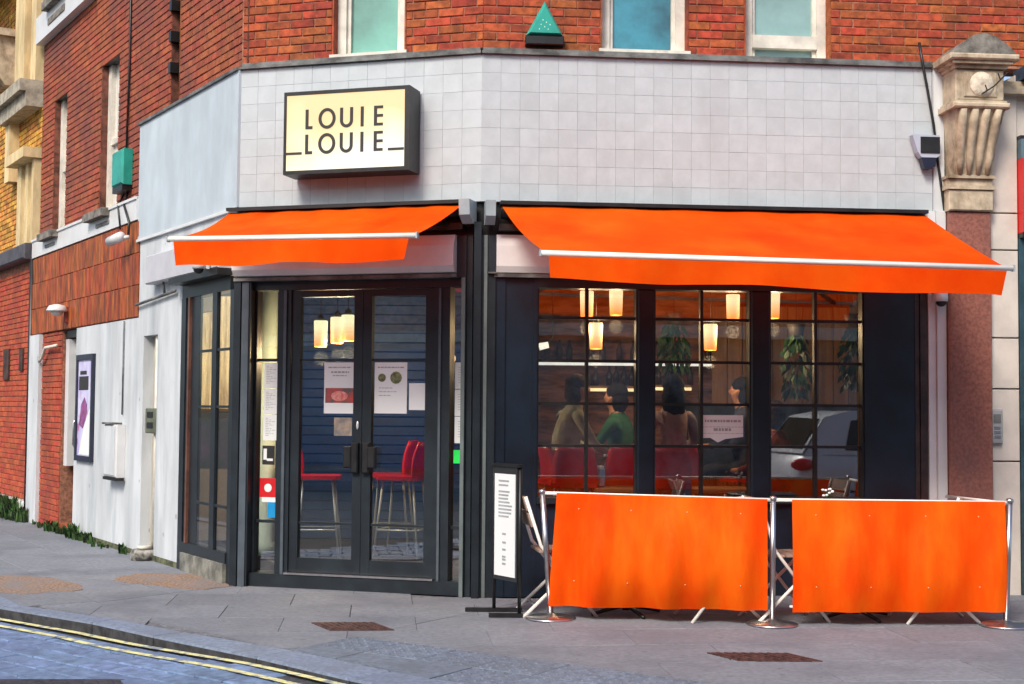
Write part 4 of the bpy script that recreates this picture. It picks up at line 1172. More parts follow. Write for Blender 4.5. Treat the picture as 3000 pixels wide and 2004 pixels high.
for i, nm in enumerate(('topmost', 'middle', 'lowest')):
    t_, w, h = sheet('B', -1.880, -1.742, 1.605 - i * .213, 1.813 - i * .213, YB + .039, nm + ' white menu sheet in the left side window of the entrance', 'menu sheet', 'menu_sheet', 'menu sheets in the left side window')
    lines(t_, w, [(h - .03 - j * .014, .004, -.05, -.02 + (j * 7 % 5) * .014) for j in range(11)], seed=10 + i)
for i, nm in enumerate(('topmost', 'middle', 'lowest')):
    t_, w, h = sheet('B', -.228, -.15, 1.605 - i * .213, 1.813 - i * .213, YB + .039, nm + ' narrow white sheet in the right side window of the entrance', 'menu sheet', 'menu_sheet', 'menu sheets in the right side window')
    lines(t_, w, [(h - .04 - j * .02, .004, -.012, .012) for j in range(7)], seed=20 + i)
def sticker(frn, x0, x1, z0, z1, y, m, label):
    t_ = fx('sticker', label, 'sticker', frn, (x0 + x1) / 2, y, z0)
    part('film', MB().box(-(x1 - x0) / 2, (x1 - x0) / 2, -.0025, 0, 0, z1 - z0), m, t_)
    return t_
t_ = sticker('B', -.235, -.15, 1.02, 1.125, YB + .039, mat('green_sticker', (.02, .62, .09), .4, emit=.15), 'bright green square sticker in the right side window')  # faint glow added to the green of the film
t_ = sticker('B', -1.905, -1.755, .715, .87, YB + .039, mat('red_sticker', (.62, .012, .02), .4), 'red square sticker with white dot in the left side window')
part('dot', MB().ell((.0, -.0025, .075), (.035, .001, .035), 14, 6), PAPER, t_)
part('foot_strip', MB().box(-.055, .075, -.0027, 0, -.04, -.001), PAPER, t_)
t_ = sticker('B', -1.83, -1.76, .55, .69, YB + .039, mat('blue_sticker', (.01, .28, .62), .4), 'blue drop shaped sticker in the left side window')
t_ = sticker('B', -1.885, -1.775, .98, 1.135, YB + .039, mat('dark_label', (.02, .02, .022), .5), 'dark label below the menu sheets in the left side window')
part('white_mark', MB().box(-.045, -.015, -.0035, -.0026, .04, .13).box(-.015, .04, -.0035, -.0026, .03, .05), PAPER, t_)
xa, z0 = on('C', 1614, 1004); xb, z1 = on('C', 1708, 952)
t_ = fx('notice', 'white lettered notice stuck inside the middle window bay', 'notice', 'C', (xa + xb) / 2, YC + .013, z0)
w = (xb - xa) / 2
part('sheet', MB().prism([(-w, .0), (-w * .6, .0), (-.04, -.035), (.02, -.008), (w, .01), (w, z1 - z0), (-w, z1 - z0)], -.003, 0, axis='y'), PAPER, t_)
lines(t_, w, [(.125, .018, -w + .02, w - .02), (.085, .004, -w, w), (.055, .022, -w * .45, w * .4), (.035, .003, -w, w)], seed=31)

# ================================================================ PAVEMENT FURNITURE
# menu stand
pa, pb = gnd(1132, 1402), gnd(1190, 1415)
ms = thing('menu_stand', 'black menu stand with tall white menu beside the orange barrier', 'menu stand', T((pa.x + pb.x) / 2, (pa.y + pb.y) / 2, 0))
dv = (pb - pa); Lw = dv.length; ang = math.atan2(dv.y, dv.x)
MM = T(pa.x, pa.y, 0) @ RZ(ang)             # x along the board, -y towards the doors
for x in (0, Lw): part('post', MB().tube([(x, 0, .02), (x, 0, 1.06)], .013, 8), BLACK, ms, MM)
for p, x0, x1 in ((pa, gnd(1066, 1402).x, gnd(1197, 1402).x), (pb, gnd(1120, 1415).x, gnd(1195, 1415).x + .01)):
    part('foot', MB().box(x0, x1, p.y - .018, p.y + .018, 0.002, .028), BLACK, ms, Matrix.Identity(4))
part('board', MB().box(.012, Lw - .012, -.016, .016, .24, 1.04), mat('black_board', (.02, .021, .022), .5), ms, MM)
part('menu_panel', MB().box(.03, Lw - .03, -.022, -.0165, .27, .99), PAPER, ms, MM)
mb = MB(); rg = random.Random(4)
for z in (.935, .905, .86, .835, .81, .785, .76, .735, .71, .685): mb.box(.08, Lw - .09 + rg.uniform(-.03, .03), -.0235, -.0221, z, z + .012)
for z in (.56, .50, .45, .40, .38, .35): mb.box(.13, Lw - .14, -.0235, -.0221, z, z + .014)
part('printing', mb, INKG, ms, MM, kind='stuff')
part('cap', MB().box(-.02, Lw + .02, -.025, .025, 1.041, 1.062), BLACK, ms, MM)
# barrier
P = [gnd(1262, 1418), gnd(1770, 1432), gnd(2306, 1435)]
TOP = [deep(1243, 1126, P[0].y), deep(1772, 1142, P[1].y), deep(2314, 1148, P[2].y)]
nm = ('leaning steel post at the left end of the orange barrier', 'steel post in the gap between the two orange banners', 'steel post at the right end of the orange barrier')
for i in range(3):
    t_ = thing('barrier_post', nm[i], 'barrier post', T(P[i].x, P[i].y, 0), 'steel posts of the orange barrier')
    d = TOP[i] - P[i]
    part('base', MB().lathe([(.175, .002), (.175, .010), (.16, .016), (.05, .026), (.03, .04)], 28), STEEL, t_)
    part('pole', MB().tube([(0, 0, .03), tuple(d)], .020, 12), STEEL, t_)
    part('finial', MB().lathe([(.024, -.012), (.028, .0), (.022, .012), (.008, .018)], 12, M=T(*d)), STEEL, t_)
def banner(label, a, b, ta, tb, seed, folds):
    # a/b: rail ends (top), cloth hangs between ta and tb fractions of the rail
    t_ = thing('barrier_banner', label, 'banner', T((a.x + b.x) / 2, (a.y + b.y) / 2, .08), 'orange canvas banners of the barrier')
    inv = Matrix.Identity(4)
    d = (b - a); L = d.length; dn = d.normalized(); nn = Vector((dn.y, -dn.x, 0)).normalized()
    part('top_rail', MB().tube([a + Vector((0, 0, -.012)), b + Vector((0, 0, -.012))], .013, 10), ALU, t_, inv)
    part('bottom_rail', MB().tube([a.lerp(b, ta) + Vector((0, 0, -a.z + .115)) - nn * .06, a.lerp(b, tb) + Vector((0, 0, -b.z + .105)) - nn * .06], .008, 8), ALU, t_, inv)
    rg = random.Random(seed)
    ph = [(rg.uniform(3, 26), rg.uniform(0, 6.28), rg.uniform(.4, 1)) for _ in range(6)]
    nx, nz = 72, 22; vs, fs = [], []
    for j in range(nz + 1):
        t = j / nz
        for i in range(nx + 1):
            s = i / nx
            p = a.lerp(b, ta + (tb - ta) * s)
            zt = p.z - .006; zb = .088 + .01 * s
            w = sum(math.sin(f * s + q + 1.2 * t * math.sin(f)) * g for f, q, g in ph) * .0085 * folds
            w *= (.25 + .75 * math.sin(math.pi * min(1, .15 + t * .8))) * min(1, t * 4)
            # diagonal drag folds from the hung corners
            w += .016 * max(0, folds - .65) * math.exp(-((s - .96 + .30 * t) / .045) ** 2) * (1 - t * .6) + .012 * folds * math.exp(-((s - .03 - .25 * t) / .05) ** 2) * (1 - t * .5)
            # belly
            w += (.075 * math.sin(math.pi * t ** 1.5) * math.sin(math.pi * (.08 + .84 * s)) + (.021 * math.sin(s * 19 + seed + .4 * t) + .012 * math.sin(s * 37 + 2 * seed + t)) * min(1, t * 2.2)) * min(1.2, folds)
            off = -.016 * (1 if s == 0 else -1 if s == 1 else 0) * (t if folds > .9 else 0)
            q = p + nn * (.020 + w) - dn * (.055 * t * (1 - s) * (1 if folds > .9 else 0))
            vs.append((q.x + off * 0, q.y, zt + (zb - zt) * t))
    for j in range(nz):
        for i in range(nx):
            k = j * (nx + 1) + i
            fs.append((k + nx + 1, k + nx + 2, k + 1, k))
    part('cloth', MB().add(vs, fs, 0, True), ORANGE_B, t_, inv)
    me_ = MB()
    for zf in (.16, .80):
        for s in (.12, .37, .63, .88):
            i = int(s * nx); j = int(zf * nz); p = Vector(vs[j * (nx + 1) + i]) + nn * .002
            me_.lathe([(.005, 0), (.004, .002)], 8, M=T(*p) @ nn.to_track_quat('Z', 'Y').to_matrix().to_4x4())
    part('eyelet', me_, mat('pale_eyelet', (.80, .45, .25), .4, var=.1), t_, inv, kind='stuff')
    return t_
up = Vector((0, 0, .0))
banner('orange banner left of the middle post, sagging folds', TOP[0], TOP[1], .065, .975, 3, 1.25)
banner('orange banner right of the middle post, almost smooth', TOP[1] + (TOP[2] - TOP[1]) * .005, TOP[2], .072, .975, 8, .72)
ret = FR['C'] @ Vector((3.70, -.12, .80))
banner('orange return banner running back to the granite pilaster', TOP[2] + Vector((0, .03, -.01)), ret, .05, .96, 5, .6)
# bistro furniture behind the barrier
def tube_part(name, pts, r, m, t_, M): return part(name, MB().tube(pts, r, 8), m, t_, M)
WOODC = mat('weathered_slat', (.36, .25, .20), .6, var=.2, scale=5, stretch=(1, 6, 1))
def folding_chair(x, y, rz, label):
    M = T(x, y, 0) @ RZ(rz)
    t_ = thing('folding_chair', label, 'chair', M, 'folding chairs behind the barrier')
    for s in (-.2, .2):
        tube_part('leg', [(-.27, s, .84), (-.16, s, .50), (.24, s, .0)], .012, ALU, t_, M)
        tube_part('leg', [(.20, s * .88, .45), (-.28, s * .88, .0)], .012, ALU, t_, M)
    for i in range(4): part('seat_slat', MB().box(-.17 + i * .10, -.085 + i * .10, -.19, .19, .45, .466), WOODC, t_, M)
    for i in range(2):
        part('back_slat', MB().box(-.012, .006, -.2, .2, 0, .10), WOODC, t_, M @ T(-.215 - .035 * i, 0, .63 + i * .115) @ Matrix.Rotation(-.3, 4, 'Y'))
    tube_part('stretcher', [(.12, -.2, .15), (.12, .2, .15)], .009, STEEL, t_, M)
    tube_part('stretcher', [(-.19, -.176, .08), (-.19, .176, .08)], .009, STEEL, t_, M)
    return t_
def bistro_table(x, y, label):
    M = T(x, y, 0)
    t_ = thing('bistro_table', label, 'table', M, 'bistro tables behind the barrier')
    part('table_top', MB().lathe([(.30, .70), (.31, .705), (.31, .722), (.30, .728)], 28), mat('dark_table_top', (.05, .03, .025), .35, var=.2), t_, M)
    part('column', MB().tube([(0, 0, .03), (0, 0, .70)], .028, 10), BLACK, t_, M)
    for k in range(4):
        a = k * math.pi / 2 + .4
        part('foot', MB().tube([(0, 0, .07), (.15 * math.cos(a), .15 * math.sin(a), .04), (.27 * math.cos(a), .27 * math.sin(a), .012)], [.02, .016, .012], 8), BLACK, t_, M)
cl = lambda x, y: FR['C'] @ Vector((x, y, 0))
for (x, y, rz, lab) in ((.52, -.84, .05, 'folding chair beside the menu stand, leftmost behind the barrier'), (1.60, -1.12, math.pi + .08, 'folding chair behind the left banner near the middle post'),
                        (2.08, -1.18, .10, 'folding chair seen through the gap beside the middle post'), (3.10, -1.27, math.pi - .06, 'rightmost folding chair behind the right banner')):
    p = cl(x, y); folding_chair(p.x, p.y, rz + AC, lab)
p = cl(1.0, -.90); bistro_table(p.x, p.y, 'dark round bistro table behind the left banner'); tb1 = p
p = cl(2.60, -1.13); bistro_table(p.x, p.y, 'dark round bistro table behind the right banner'); tb2 = p
CLEAR = glass('clear_glass', (.85, .92, .95), 1.5)
t_ = thing('bottle', 'clear water bottle on the window table in the left bay', 'bottle', T(deep(1388, 1090, 11.5).x, 11.5, FZ + .701))
part('body', MB().lathe([(.036, 0), (.038, .02), (.038, .15), (.016, .20), (.014, .25), (.017, .255)], 14), CLEAR, t_)
part('cap', MB().lathe([(.017, .256), (.017, .275)], 10), WHITE, t_)
t_ = thing('napkin_holder', 'pale blue napkin holder on the window table in the left bay', 'napkin holder', T(deep(1370, 1090, 11.55).x, 11.55, FZ + .701))
part('case', MB().box(-.06, .06, -.05, .05, 0, .15, ch=.01), mat('pale_blue_plastic', (.32, .38, .60), .4), t_)
part('napkins', MB().box(-.05, .05, -.04, .04, .151, .175), PAPER, t_)
p = deep(1795, 1120, tb2.y)
t_ = thing('flower_vase', 'small glass vase of white flowers on the right bistro table', 'vase', T(tb2.x - .20, tb2.y, .729))
part('vase', MB().lathe([(.03, 0), (.035, .03), (.025, .08), (.032, .10)], 12), CLEAR, t_)
mb = MB(); ml = MB(); rg = random.Random(9)
for i in range(9):
    c = (rg.uniform(-.04, .04), rg.uniform(-.04, .04), rg.uniform(.12, .19)); mb.ell(c, (.012, .012, .009), 7, 5)
    ml.tube([(0, 0, .06), c], .003, 4)
part('flower', mb, PAPER, t_, kind='stuff'); part('stem', ml, WEED, t_, kind='stuff')
# weeds at the foot of the side wall
mb = MB(); rg = random.Random(21)
def tuft(x, y, n, h, spread):
    for _ in range(n):
        a = rg.uniform(0, 6.28); bx, by = x + rg.gauss(0, spread), y - abs(rg.gauss(0, spread * .35))
        hh = h * rg.uniform(.4, 1.1); lean = rg.uniform(.2, .7) * hh; wv = rg.uniform(.006, .016)
        dx, dy = math.cos(a), math.sin(a) * .6 - .3
        p0, p1, p2 = (bx, by, -.03), (bx + dx * lean * .4, by + dy * lean * .4, hh * .65), (bx + dx * lean, by + dy * lean, hh)
        q = (-dy * wv, dx * wv)
        mb.add([(p0[0] - q[0], p0[1] - q[1], p0[2]), (p0[0] + q[0], p0[1] + q[1], p0[2]), (p1[0] + q[0] * 1.3, p1[1] + q[1] * 1.3, p1[2]), (p1[0] - q[0] * 1.3, p1[1] - q[1] * 1.3, p1[2]), p2], [(0, 1, 2, 3), (3, 2, 4)])
for px, n, h, sp in ((-8.9, 160, .24, .25), (-8.2, 220, .28, .22), (-7.6, 260, .30, .20), (-7.1, 160, .18, .15), (-6.2, 18, .07, .12), (-5.5, 70, .13, .10), (-5.15, 30, .09, .08), (-4.62, 120, .16, .09), (-4.35, 50, .10, .08), (-4.0, 60, .12, .07), (-3.5, 14, .06, .12), (-2.8, 45, .10, .05)):
    tuft(px, -.05, n, h, sp)
single('weeds', mb, WEED, FR['A'], kind='stuff')

# ================================================================ INSIDE THE RESTAURANT
BOARD = mat('navy_wall_board', (.018, .065, .24), .5, var=.12, scale=3, rnd=.1)
bm_ = MB().box(-1.35, 1.35, -.012, .012, 0, .093, ch=.006).mesh('wall_board', BOARD)
for i in range(29):
    part('wall_board', bm_, None, building, T(-1.28, 14.1, FZ + .01 + i * .096))
bp('partition', MB().box(-2.63, .07, 14.115, 14.2, FZ, 2.82), mat('room_blue', (.04, .06, .11), .7), 'W')
bp('room_partition', MB().box(-3.9, -2.64, 13.9, 14.0, FZ, 2.82), mat('cream_partition', (.55, .42, .22), .7, var=.15), 'W')
# round pale column in the left side window
t_ = thing('column', 'pale green round column behind the left side window of the entrance', 'column', T(deep(605, 900, 12.6).x, 12.6, FZ))
part('shaft', MB().lathe([(.14, 0), (.14, .1), (.115, .12), (.115, 2.70)], 20), mat('pale_green_paint', (.62, .78, .70), .5, var=.06), t_)
t_ = thing('lit_panel', 'tall warm glowing panel seen in the far left side glazing', 'lit panel', T(-2.98, 13.86, FZ))
part('frame', MB().box(-.34, .34, .0, .035, 1.30, 2.5), WOODT, t_)
part('lit_glass', MB().box(-.31, .31, -.012, -.0005, 1.33, 2.47), mat('lit_panel_glass', (1.0, .62, .28), .5, emit=.75, var=.3, scale=3, stretch=(6, 1, .6)), t_)
part('lower_panel', MB().box(-.34, .34, .0, .03, .0, .72), WHITE, t_)
part('middle_panel', MB().box(-.34, .34, .0, .032, .73, 1.29), mat('violet_panel', (.22, .16, .40), .6, col2=(.05, .14, .08), scale=3), t_)
# pendant lamps
SHADE = bpy.data.materials.new('lit_pendant_glass'); SHADE.use_nodes = True
t = SHADE.node_tree; b = t.nodes['Principled BSDF']
tc = nd(t, 'ShaderNodeTexCoord'); sx = nd(t, 'ShaderNodeSeparateXYZ'); t.links.new(tc.outputs['Generated'], sx.inputs[0])
cr = nd(t, 'ShaderNodeValToRGB')
cr.color_ramp.elements[0].color = (1, .26, .02, 1); cr.color_ramp.elements[1].color = (1, .78, .42, 1); cr.color_ramp.elements[1].position = .7
t.links.new(sx.outputs['Z'], cr.inputs[0]); t.links.new(cr.outputs[0], b.inputs['Emission Color']); b.inputs['Emission Strength'].default_value = .85
t.links.new(cr.outputs[0], b.inputs['Base Color'])
shade_me = MB().lathe([(.052, 0), (.056, .01), (.062, .225), (.058, .235)], 20).mesh('lamp_shade', SHADE)
cord_me = MB().tube([(0, 0, .236), (0, 0, 1.0)], .005, 6).mesh('cord', BLACK)
capm = MB().lathe([(.03, .236), (.03, .27), (.01, .29)], 12).mesh('cap', BLACK)
def pendant(px, py, Y, label, watts=5.5):
    p = deep(px, py, Y)
    t_ = thing('pendant_lamp', label, 'lamp', T(p.x, p.y, p.z - .118), 'lit pendant lamps in the restaurant')
    part('lamp_shade', shade_me, None, t_); part('cap', capm, None, t_)
    ld = bpy.data.lights.new('lamp_bulb', 'POINT'); ld.energy = watts; ld.color = (1.0, .66, .34); ld.shadow_soft_size = .06
    lo = bpy.data.objects.new('lamp_bulb', ld); place(lo, T(p.x, p.y, p.z - .22), t_)
    top = 2.82 - (p.z - .118)
    part('cord', MB().tube([(0, 0, .29), (0, 0, max(.35, top))], .005, 6), BLACK, t_)
    return t_
for px, py, lab in ((1345, 697, 'lit pendant lamp half hidden by the first muntin of the left bay'), (1412, 693, 'lit orange pendant lamp high in the left bay near its right edge'),
                    (1366, 770, 'lower lit pendant lamp with white top in the left bay'), (1680, 705, 'upper lit pendant lamp in the middle bay'),
                    (1628, 773, 'lower lit pendant lamp in the middle bay'), (1772, 700, 'lit pendant lamp at the left edge of the right bay')):
    pendant(px, py, 12.2, lab)
for px, py, lab in ((735, 765, 'leftmost of the three lit lamps behind the left door'), (773, 757, 'middle one of the three lit lamps behind the left door'), (798, 752, 'rightmost of the three lit lamps behind the left door')):
    pendant(px, py, 12.15, lab, 15)
p = deep(1037, 822, 12.6)
t_ = thing('wall_light', 'small orange lamp above the sheets in the right side window', 'lamp', T(p.x, p.y, p.z))
part('lamp_shade', MB().ell((0, 0, 0), (.03, .03, .04), 12, 8), SHADE, t_)
part('cord', MB().tube([(0, 0, .04), (0, 0, 2.82 - p.z)], .004, 6), BLACK, t_)
# shelves with lit strips on the back wall
LITW = mat('lit_strip_white', (.95, .92, .85), .4, emit=.65, var=.05, scale=8)
LITY = mat('lit_strip_warm', (1.0, .72, .36), .4, emit=1.0, var=.1, scale=8)
def shelf(px0, px1, py, Y, m, label):
    a, b = deep(px0, py, Y), deep(px1, py, Y)
    t_ = thing('shelf', label, 'shelf', T((a.x + b.x) / 2, Y + .12, a.z))
    w = (b.x - a.x) / 2
    part('board', MB().box(-w, w, -.10, .28, .022, .05), WOODT, t_)
    part('light_strip', MB().box(-w, w, -.12, -.10, -.012, .021), m, t_)
    for i in range(7):
        x = -w + (i + .5) * 2 * w / 7 + random.uniform(-.05, .05)
        part('bottle', MB().lathe([(.035, .051), (.035, .17), (.013, .22), (.013, .27)], 10, M=T(x, .05, 0)), mat('brown_bottle', (.09, .035, .012), .2, var=.4, rnd=.5), t_)
shelf(1232, 1470, 834, 14.8, LITW, 'long white lit shelf across the left bay')
shelf(1500, 1832, 836, 14.8, LITW, 'long white lit shelf across the middle bay')
shelf(1345, 1472, 894, 14.9, LITY, 'short warm lit shelf low in the left bay')
shelf(1498, 1585, 892, 14.9, LITY, 'short warm lit shelf low in the middle bay')
p = deep(1245, 795, 13)
t_ = thing('spotlight', 'small white spotlight at the left edge of the left bay', 'lamp', T(*p))
part('head', MB().tube([(-.04, 0, 0), (.05, 0, .02)], [.035, .03], 12), LITW, t_)
part('arm', MB().tube([(.05, 0, .02), (.09, .02, .10), (.09, .02, 2.82 - p.z)], .008, 6), BLACK, t_)
# hanging plants
LEAF = mat('plant_leaf', (.022, .075, .026), .5, var=.4, scale=5, trans=.15)
def plant(px, py, Y, w, h, seed, label):
    p = deep(px, py, Y); rg = random.Random(seed)
    t_ = thing('hanging_plant', label, 'plant', T(*p))
    mb = MB()
    for i in range(150):
        t = rg.random(); z = h * (.5 - t); r = w * (.35 + .65 * math.sin(math.pi * (.2 + .7 * (1 - t)))) * rg.random() ** .5
        a = rg.uniform(0, 6.28); c = Vector((r * math.cos(a), r * math.sin(a), z))
        d = Vector((math.cos(a) * .5, math.sin(a) * .5, -1)).normalized(); s = d.cross(Vector((rg.uniform(-1, 1), rg.uniform(-1, 1), .2))).normalized()
        l, ww = rg.uniform(.07, .13), rg.uniform(.016, .03)
        mb.add([c, c + d * l * .5 + s * ww, c + d * l, c + d * l * .5 - s * ww], [(0, 1, 2, 3)])
    part('foliage', mb, LEAF, t_, kind='stuff')
    part('pot', MB().lathe([(.06, h * .5 - .02), (.085, h * .5 + .09), (.08, h * .5 + .095)], 14), mat('dark_pot', (.05, .04, .035), .6), t_)
    part('cord', MB().tube([(0, 0, h * .5 + .09), (0, 0, 2.82 - p.z)], .004, 5), BLACK, t_)
plant(1825, 832, 12.4, .13, .52, 1, 'faint trailing plant in the left half of the right bay')
plant(1958, 815, 11.7, .12, .52, 2, 'dark green trailing plant at the right edge of the right bay')
plant(1545, 790, 12.9, .15, .42, 3, 'dark bushy hanging plant in the left half of the middle bay')
# red stools, tables
def stool(x, y, rz, label, grp):
    M = T(x, y, FZ) @ RZ(rz)
    t_ = thing('bar_stool', label, 'stool', M, grp)
    part('seat', MB().prism([(-.20, -.19), (.17, -.19), (.21, -.14), (.21, .14), (.17, .19), (-.20, .19)], .70, .735), REDPL, t_, M)
    vs, fs = [], []
    for j in range(7):
        t = j / 6
        for k in range(9):
            y_ = (k / 8 - .5) * (.40 - .10 * t * t); bow = .05 * (1 - (k / 8 * 2 - 1) ** 2)
            vs.append((-.165 - .05 * t - bow + .02 * math.sin(t * 3), y_, .735 + .31 * t))
    m0 = len(vs)
    vs += [(x_ + .02, y_, z_) for x_, y_, z_ in vs]
    for j in range(6):
        for k in range(8):
            a = j * 9 + k
            fs += [(a, a + 9, a + 10, a + 1), (m0 + a, m0 + a + 1, m0 + a + 10, m0 + a + 9)]
    for k in range(8): fs += [(54 + k, m0 + 54 + k, m0 + 55 + k, 55 + k)]
    for j in range(6): fs += [(j * 9, m0 + j * 9, m0 + j * 9 + 9, j * 9 + 9), (j * 9 + 8, j * 9 + 17, m0 + j * 9 + 17, m0 + j * 9 + 8)]
    part('backrest', MB().add(vs, fs, 0, True), REDPL, t_, M)
    for a, b in ((-1, -1), (-1, 1), (1, -1), (1, 1)):
        part('leg', MB().tube([(a * .14, b * .13, .70), (a * .21, b * .19, .0)], .011, 8), CHROME, t_, M)
    fr_ = [(-.185, -.17, .25), (.185, -.17, .25), (.185, .17, .25), (-.185, .17, .25), (-.185, -.17, .25)]
    part('footrest', MB().tube(fr_, .009, 8), CHROME, t_, M)
    return t_
sx0 = deep(728, 1150, 12.5).x; sx1 = deep(915, 1150, 12.5).x
stool(sx0, 12.5, 0.06, 'red bar stool seen through the left door, backrest at left', 'red bar stools behind the doors')
stool(sx1 + .03, 12.5, math.pi - .25, 'red bar stool seen through the right door, backrest at right', 'red bar stools behind the doors')
stool(sx1 - .12, 12.95, math.pi - .1, 'red bar stool half hidden behind the one at the right door', 'red bar stools behind the doors')
def high_table(px0, px1, Y, label):
    a, b = deep(px0, 1100, Y).x, deep(px1, 1100, Y).x
    t_ = thing('high_table', label, 'table', T((a + b) / 2, Y, FZ))
    w = (b - a) / 2
    part('table_top', MB().box(-w, w, -.22, .22, .66, .70, ch=.008), WOODT, t_)
    for s in (-1, 1):
        part('leg', MB().box(s * (w - .10) - .03, s * (w - .10) + .03, -.03, .03, .02, .66).box(s * (w - .10) - .05, s * (w - .10) + .05, -.2, .2, 0, .02), BLACK, t_)
high_table(1360, 1465, 11.55, 'oak window table top in the left bay')
high_table(1510, 1715, 11.6, 'oak window table top in the middle bay')
# people
SKIN = mat('skin', (.50, .24, .15), .5, var=.06, spec=.4)
def person(px, Y, rz, label, shirt, hairc, lean=0.0, arm=0.0, seat=.735, long=False, trousers=(.03, .035, .06)):
    x = deep(px, 950, Y).x
    M = T(x, Y, FZ + seat - .735) @ RZ(rz)
    t_ = thing('person', label, 'person', M)
    V, E, Rr = [], [], []
    def v(p, r, to=None):
        V.append(p); Rr.append(r if isinstance(r, tuple) else (r, r))
        if to is not None: E.append((to, len(V) - 1))
        return len(V) - 1
    l = lean
    pel = v((-.02, 0, .84), (.13, .15)); bel = v((-.02 + l * .25, 0, 1.0), (.115, .14), pel); che = v((-.01 + l * .7, 0, 1.18), (.115, .155), bel)
    nb = v((l, 0, 1.335), (.075, .085), che); nk = v((l * 1.1 + .012, 0, 1.40), (.05, .05), nb)
    jaw = v((l * 1.2 + .045, 0, 1.465), (.062, .058), nk); hd = v((l * 1.25 + .032, 0, 1.545), (.088, .075), jaw); cw = v((l * 1.25 + .02, 0, 1.615), (.062, .055), hd)
    v((l * 1.25 + .132, 0, 1.515), .014, hd)
    for s in (-1, 1): v((l * 1.25 + .02, s * .088, 1.52), .014, hd)
    for s in (-1, 1):
        cv = v((l * .95, s * .095, 1.315), (.062, .066), nb); sh = v((l * .9, s * .172, 1.275), .056, cv)
        el = v((.12 + l, s * .225, 1.06 + arm * .1), .043, sh); wr = v((.33 + l * .6, s * .12, 1.02 + arm * .25), .030, el)
        pm = v((.39 + l * .6, s * .10, 1.02 + arm * .28), (.024, .036), wr)
        for k in range(4):
            fy = (k - 1.5) * .019
            f1 = v((.44 + l * .6, s * .10 + fy, 1.02 + arm * .28), .009, pm); v((.47 + l * .6 - abs(k - 1.4) * .007, s * .10 + fy * 1.1, 1.0 + arm * .28), .008, f1)
        th = v((.40 + l * .6, s * .10 - s * .045, 1.025 + arm * .28), .010, pm); v((.43 + l * .6, s * .10 - s * .06, 1.015 + arm * .28), .009, th)
        hp = v((.05, s * .10, .825), .085, pel); kn = v((.40, s * .12, .80), .062, hp); an = v((.36, s * .12, .40), .040, kn); v((.48, s * .125, .335), (.032, .04), an)
    me = bpy.data.meshes.new('body_cage'); me.from_pydata(V, E, [])
    ob = bpy.data.objects.new('body_cage', me); COL.objects.link(ob)
    sk = ob.modifiers.new('skin', 'SKIN'); sk.use_smooth_shade = True
    for i, r in enumerate(Rr):
        me.skin_vertices[0].data[i].radius = r
    me.skin_vertices[0].data[0].use_root = True
    sub = ob.modifiers.new('sub', 'SUBSURF'); sub.levels = 1; sub.render_levels = 1
    dg = bpy.context.evaluated_depsgraph_get()
    bm2 = bpy.data.meshes.new_from_object(ob.evaluated_get(dg))
    bpy.data.objects.remove(ob)
    bm2.name = 'body'
    bb = bmesh.new(); bb.from_mesh(bm2)
    bmesh.ops.holes_fill(bb, edges=[e_ for e_ in bb.edges if e_.is_boundary], sides=0)
    bmesh.ops.recalc_face_normals(bb, faces=bb.faces)
    bb.to_mesh(bm2); bb.free()
    bm2.materials.clear()
    for m in (SKIN, shirt, mat('trousers_dark', trousers, .8, var=.2), mat('shoe_black', (.02, .018, .016), .5)): bm2.materials.append(m)
    for p in bm2.polygons:
        c = p.center; p.use_smooth = True
        if c.z > 1.385: mi = 0
        elif c.x > .30 + l * .6 and c.z > .93: mi = 0
        elif c.z < .37: mi = 3
        elif c.z < .90 and not (c.x < .1 and c.z > .88): mi = 2
        else: mi = 1
        p.material_index = mi
    part('body', bm2, None, t_, M)
    hx = l * 1.25 + .02
    hb = MB().ell((hx - .026, 0, 1.578), (.100, .096, .086), 18, 12).ell((hx - .052, 0, 1.50), (.072, .092, .12), 16, 10)
    if long: hb.ell((hx - .066, 0, 1.40), (.065, .105, .17), 14, 10).ell((hx - .04, 0, 1.47), (.07, .103, .14), 14, 10)
    hr = random.Random(int(px)); hb.v = [(x_ + hr.uniform(-.007, .007), y_ + hr.uniform(-.007, .007), z_ + hr.uniform(-.008, .006)) for x_, y_, z_ in hb.v]
    part('hair', hb, hairc, t_, M)
    for s in (-1, 1): part('eye', MB().ell((hx + .074, s * .030, 1.548), (.010, .012, .008), 8, 6), mat('eye_dark', (.03, .02, .018), .2), t_, M)
    part('mouth', MB().ell((hx + .072, 0, 1.475), (.010, .022, .006), 8, 6), mat('lip', (.36, .11, .09), .5), t_, M)
    return t_
HB_ = mat('brown_hair', (.035, .018, .010), .95, spec=.15, bump=1.0, bscale=30, var=.3, scale=30)
HD_ = mat('black_hair', (.012, .010, .011), .95, spec=.15, bump=1.0, bscale=30, var=.3, scale=30)
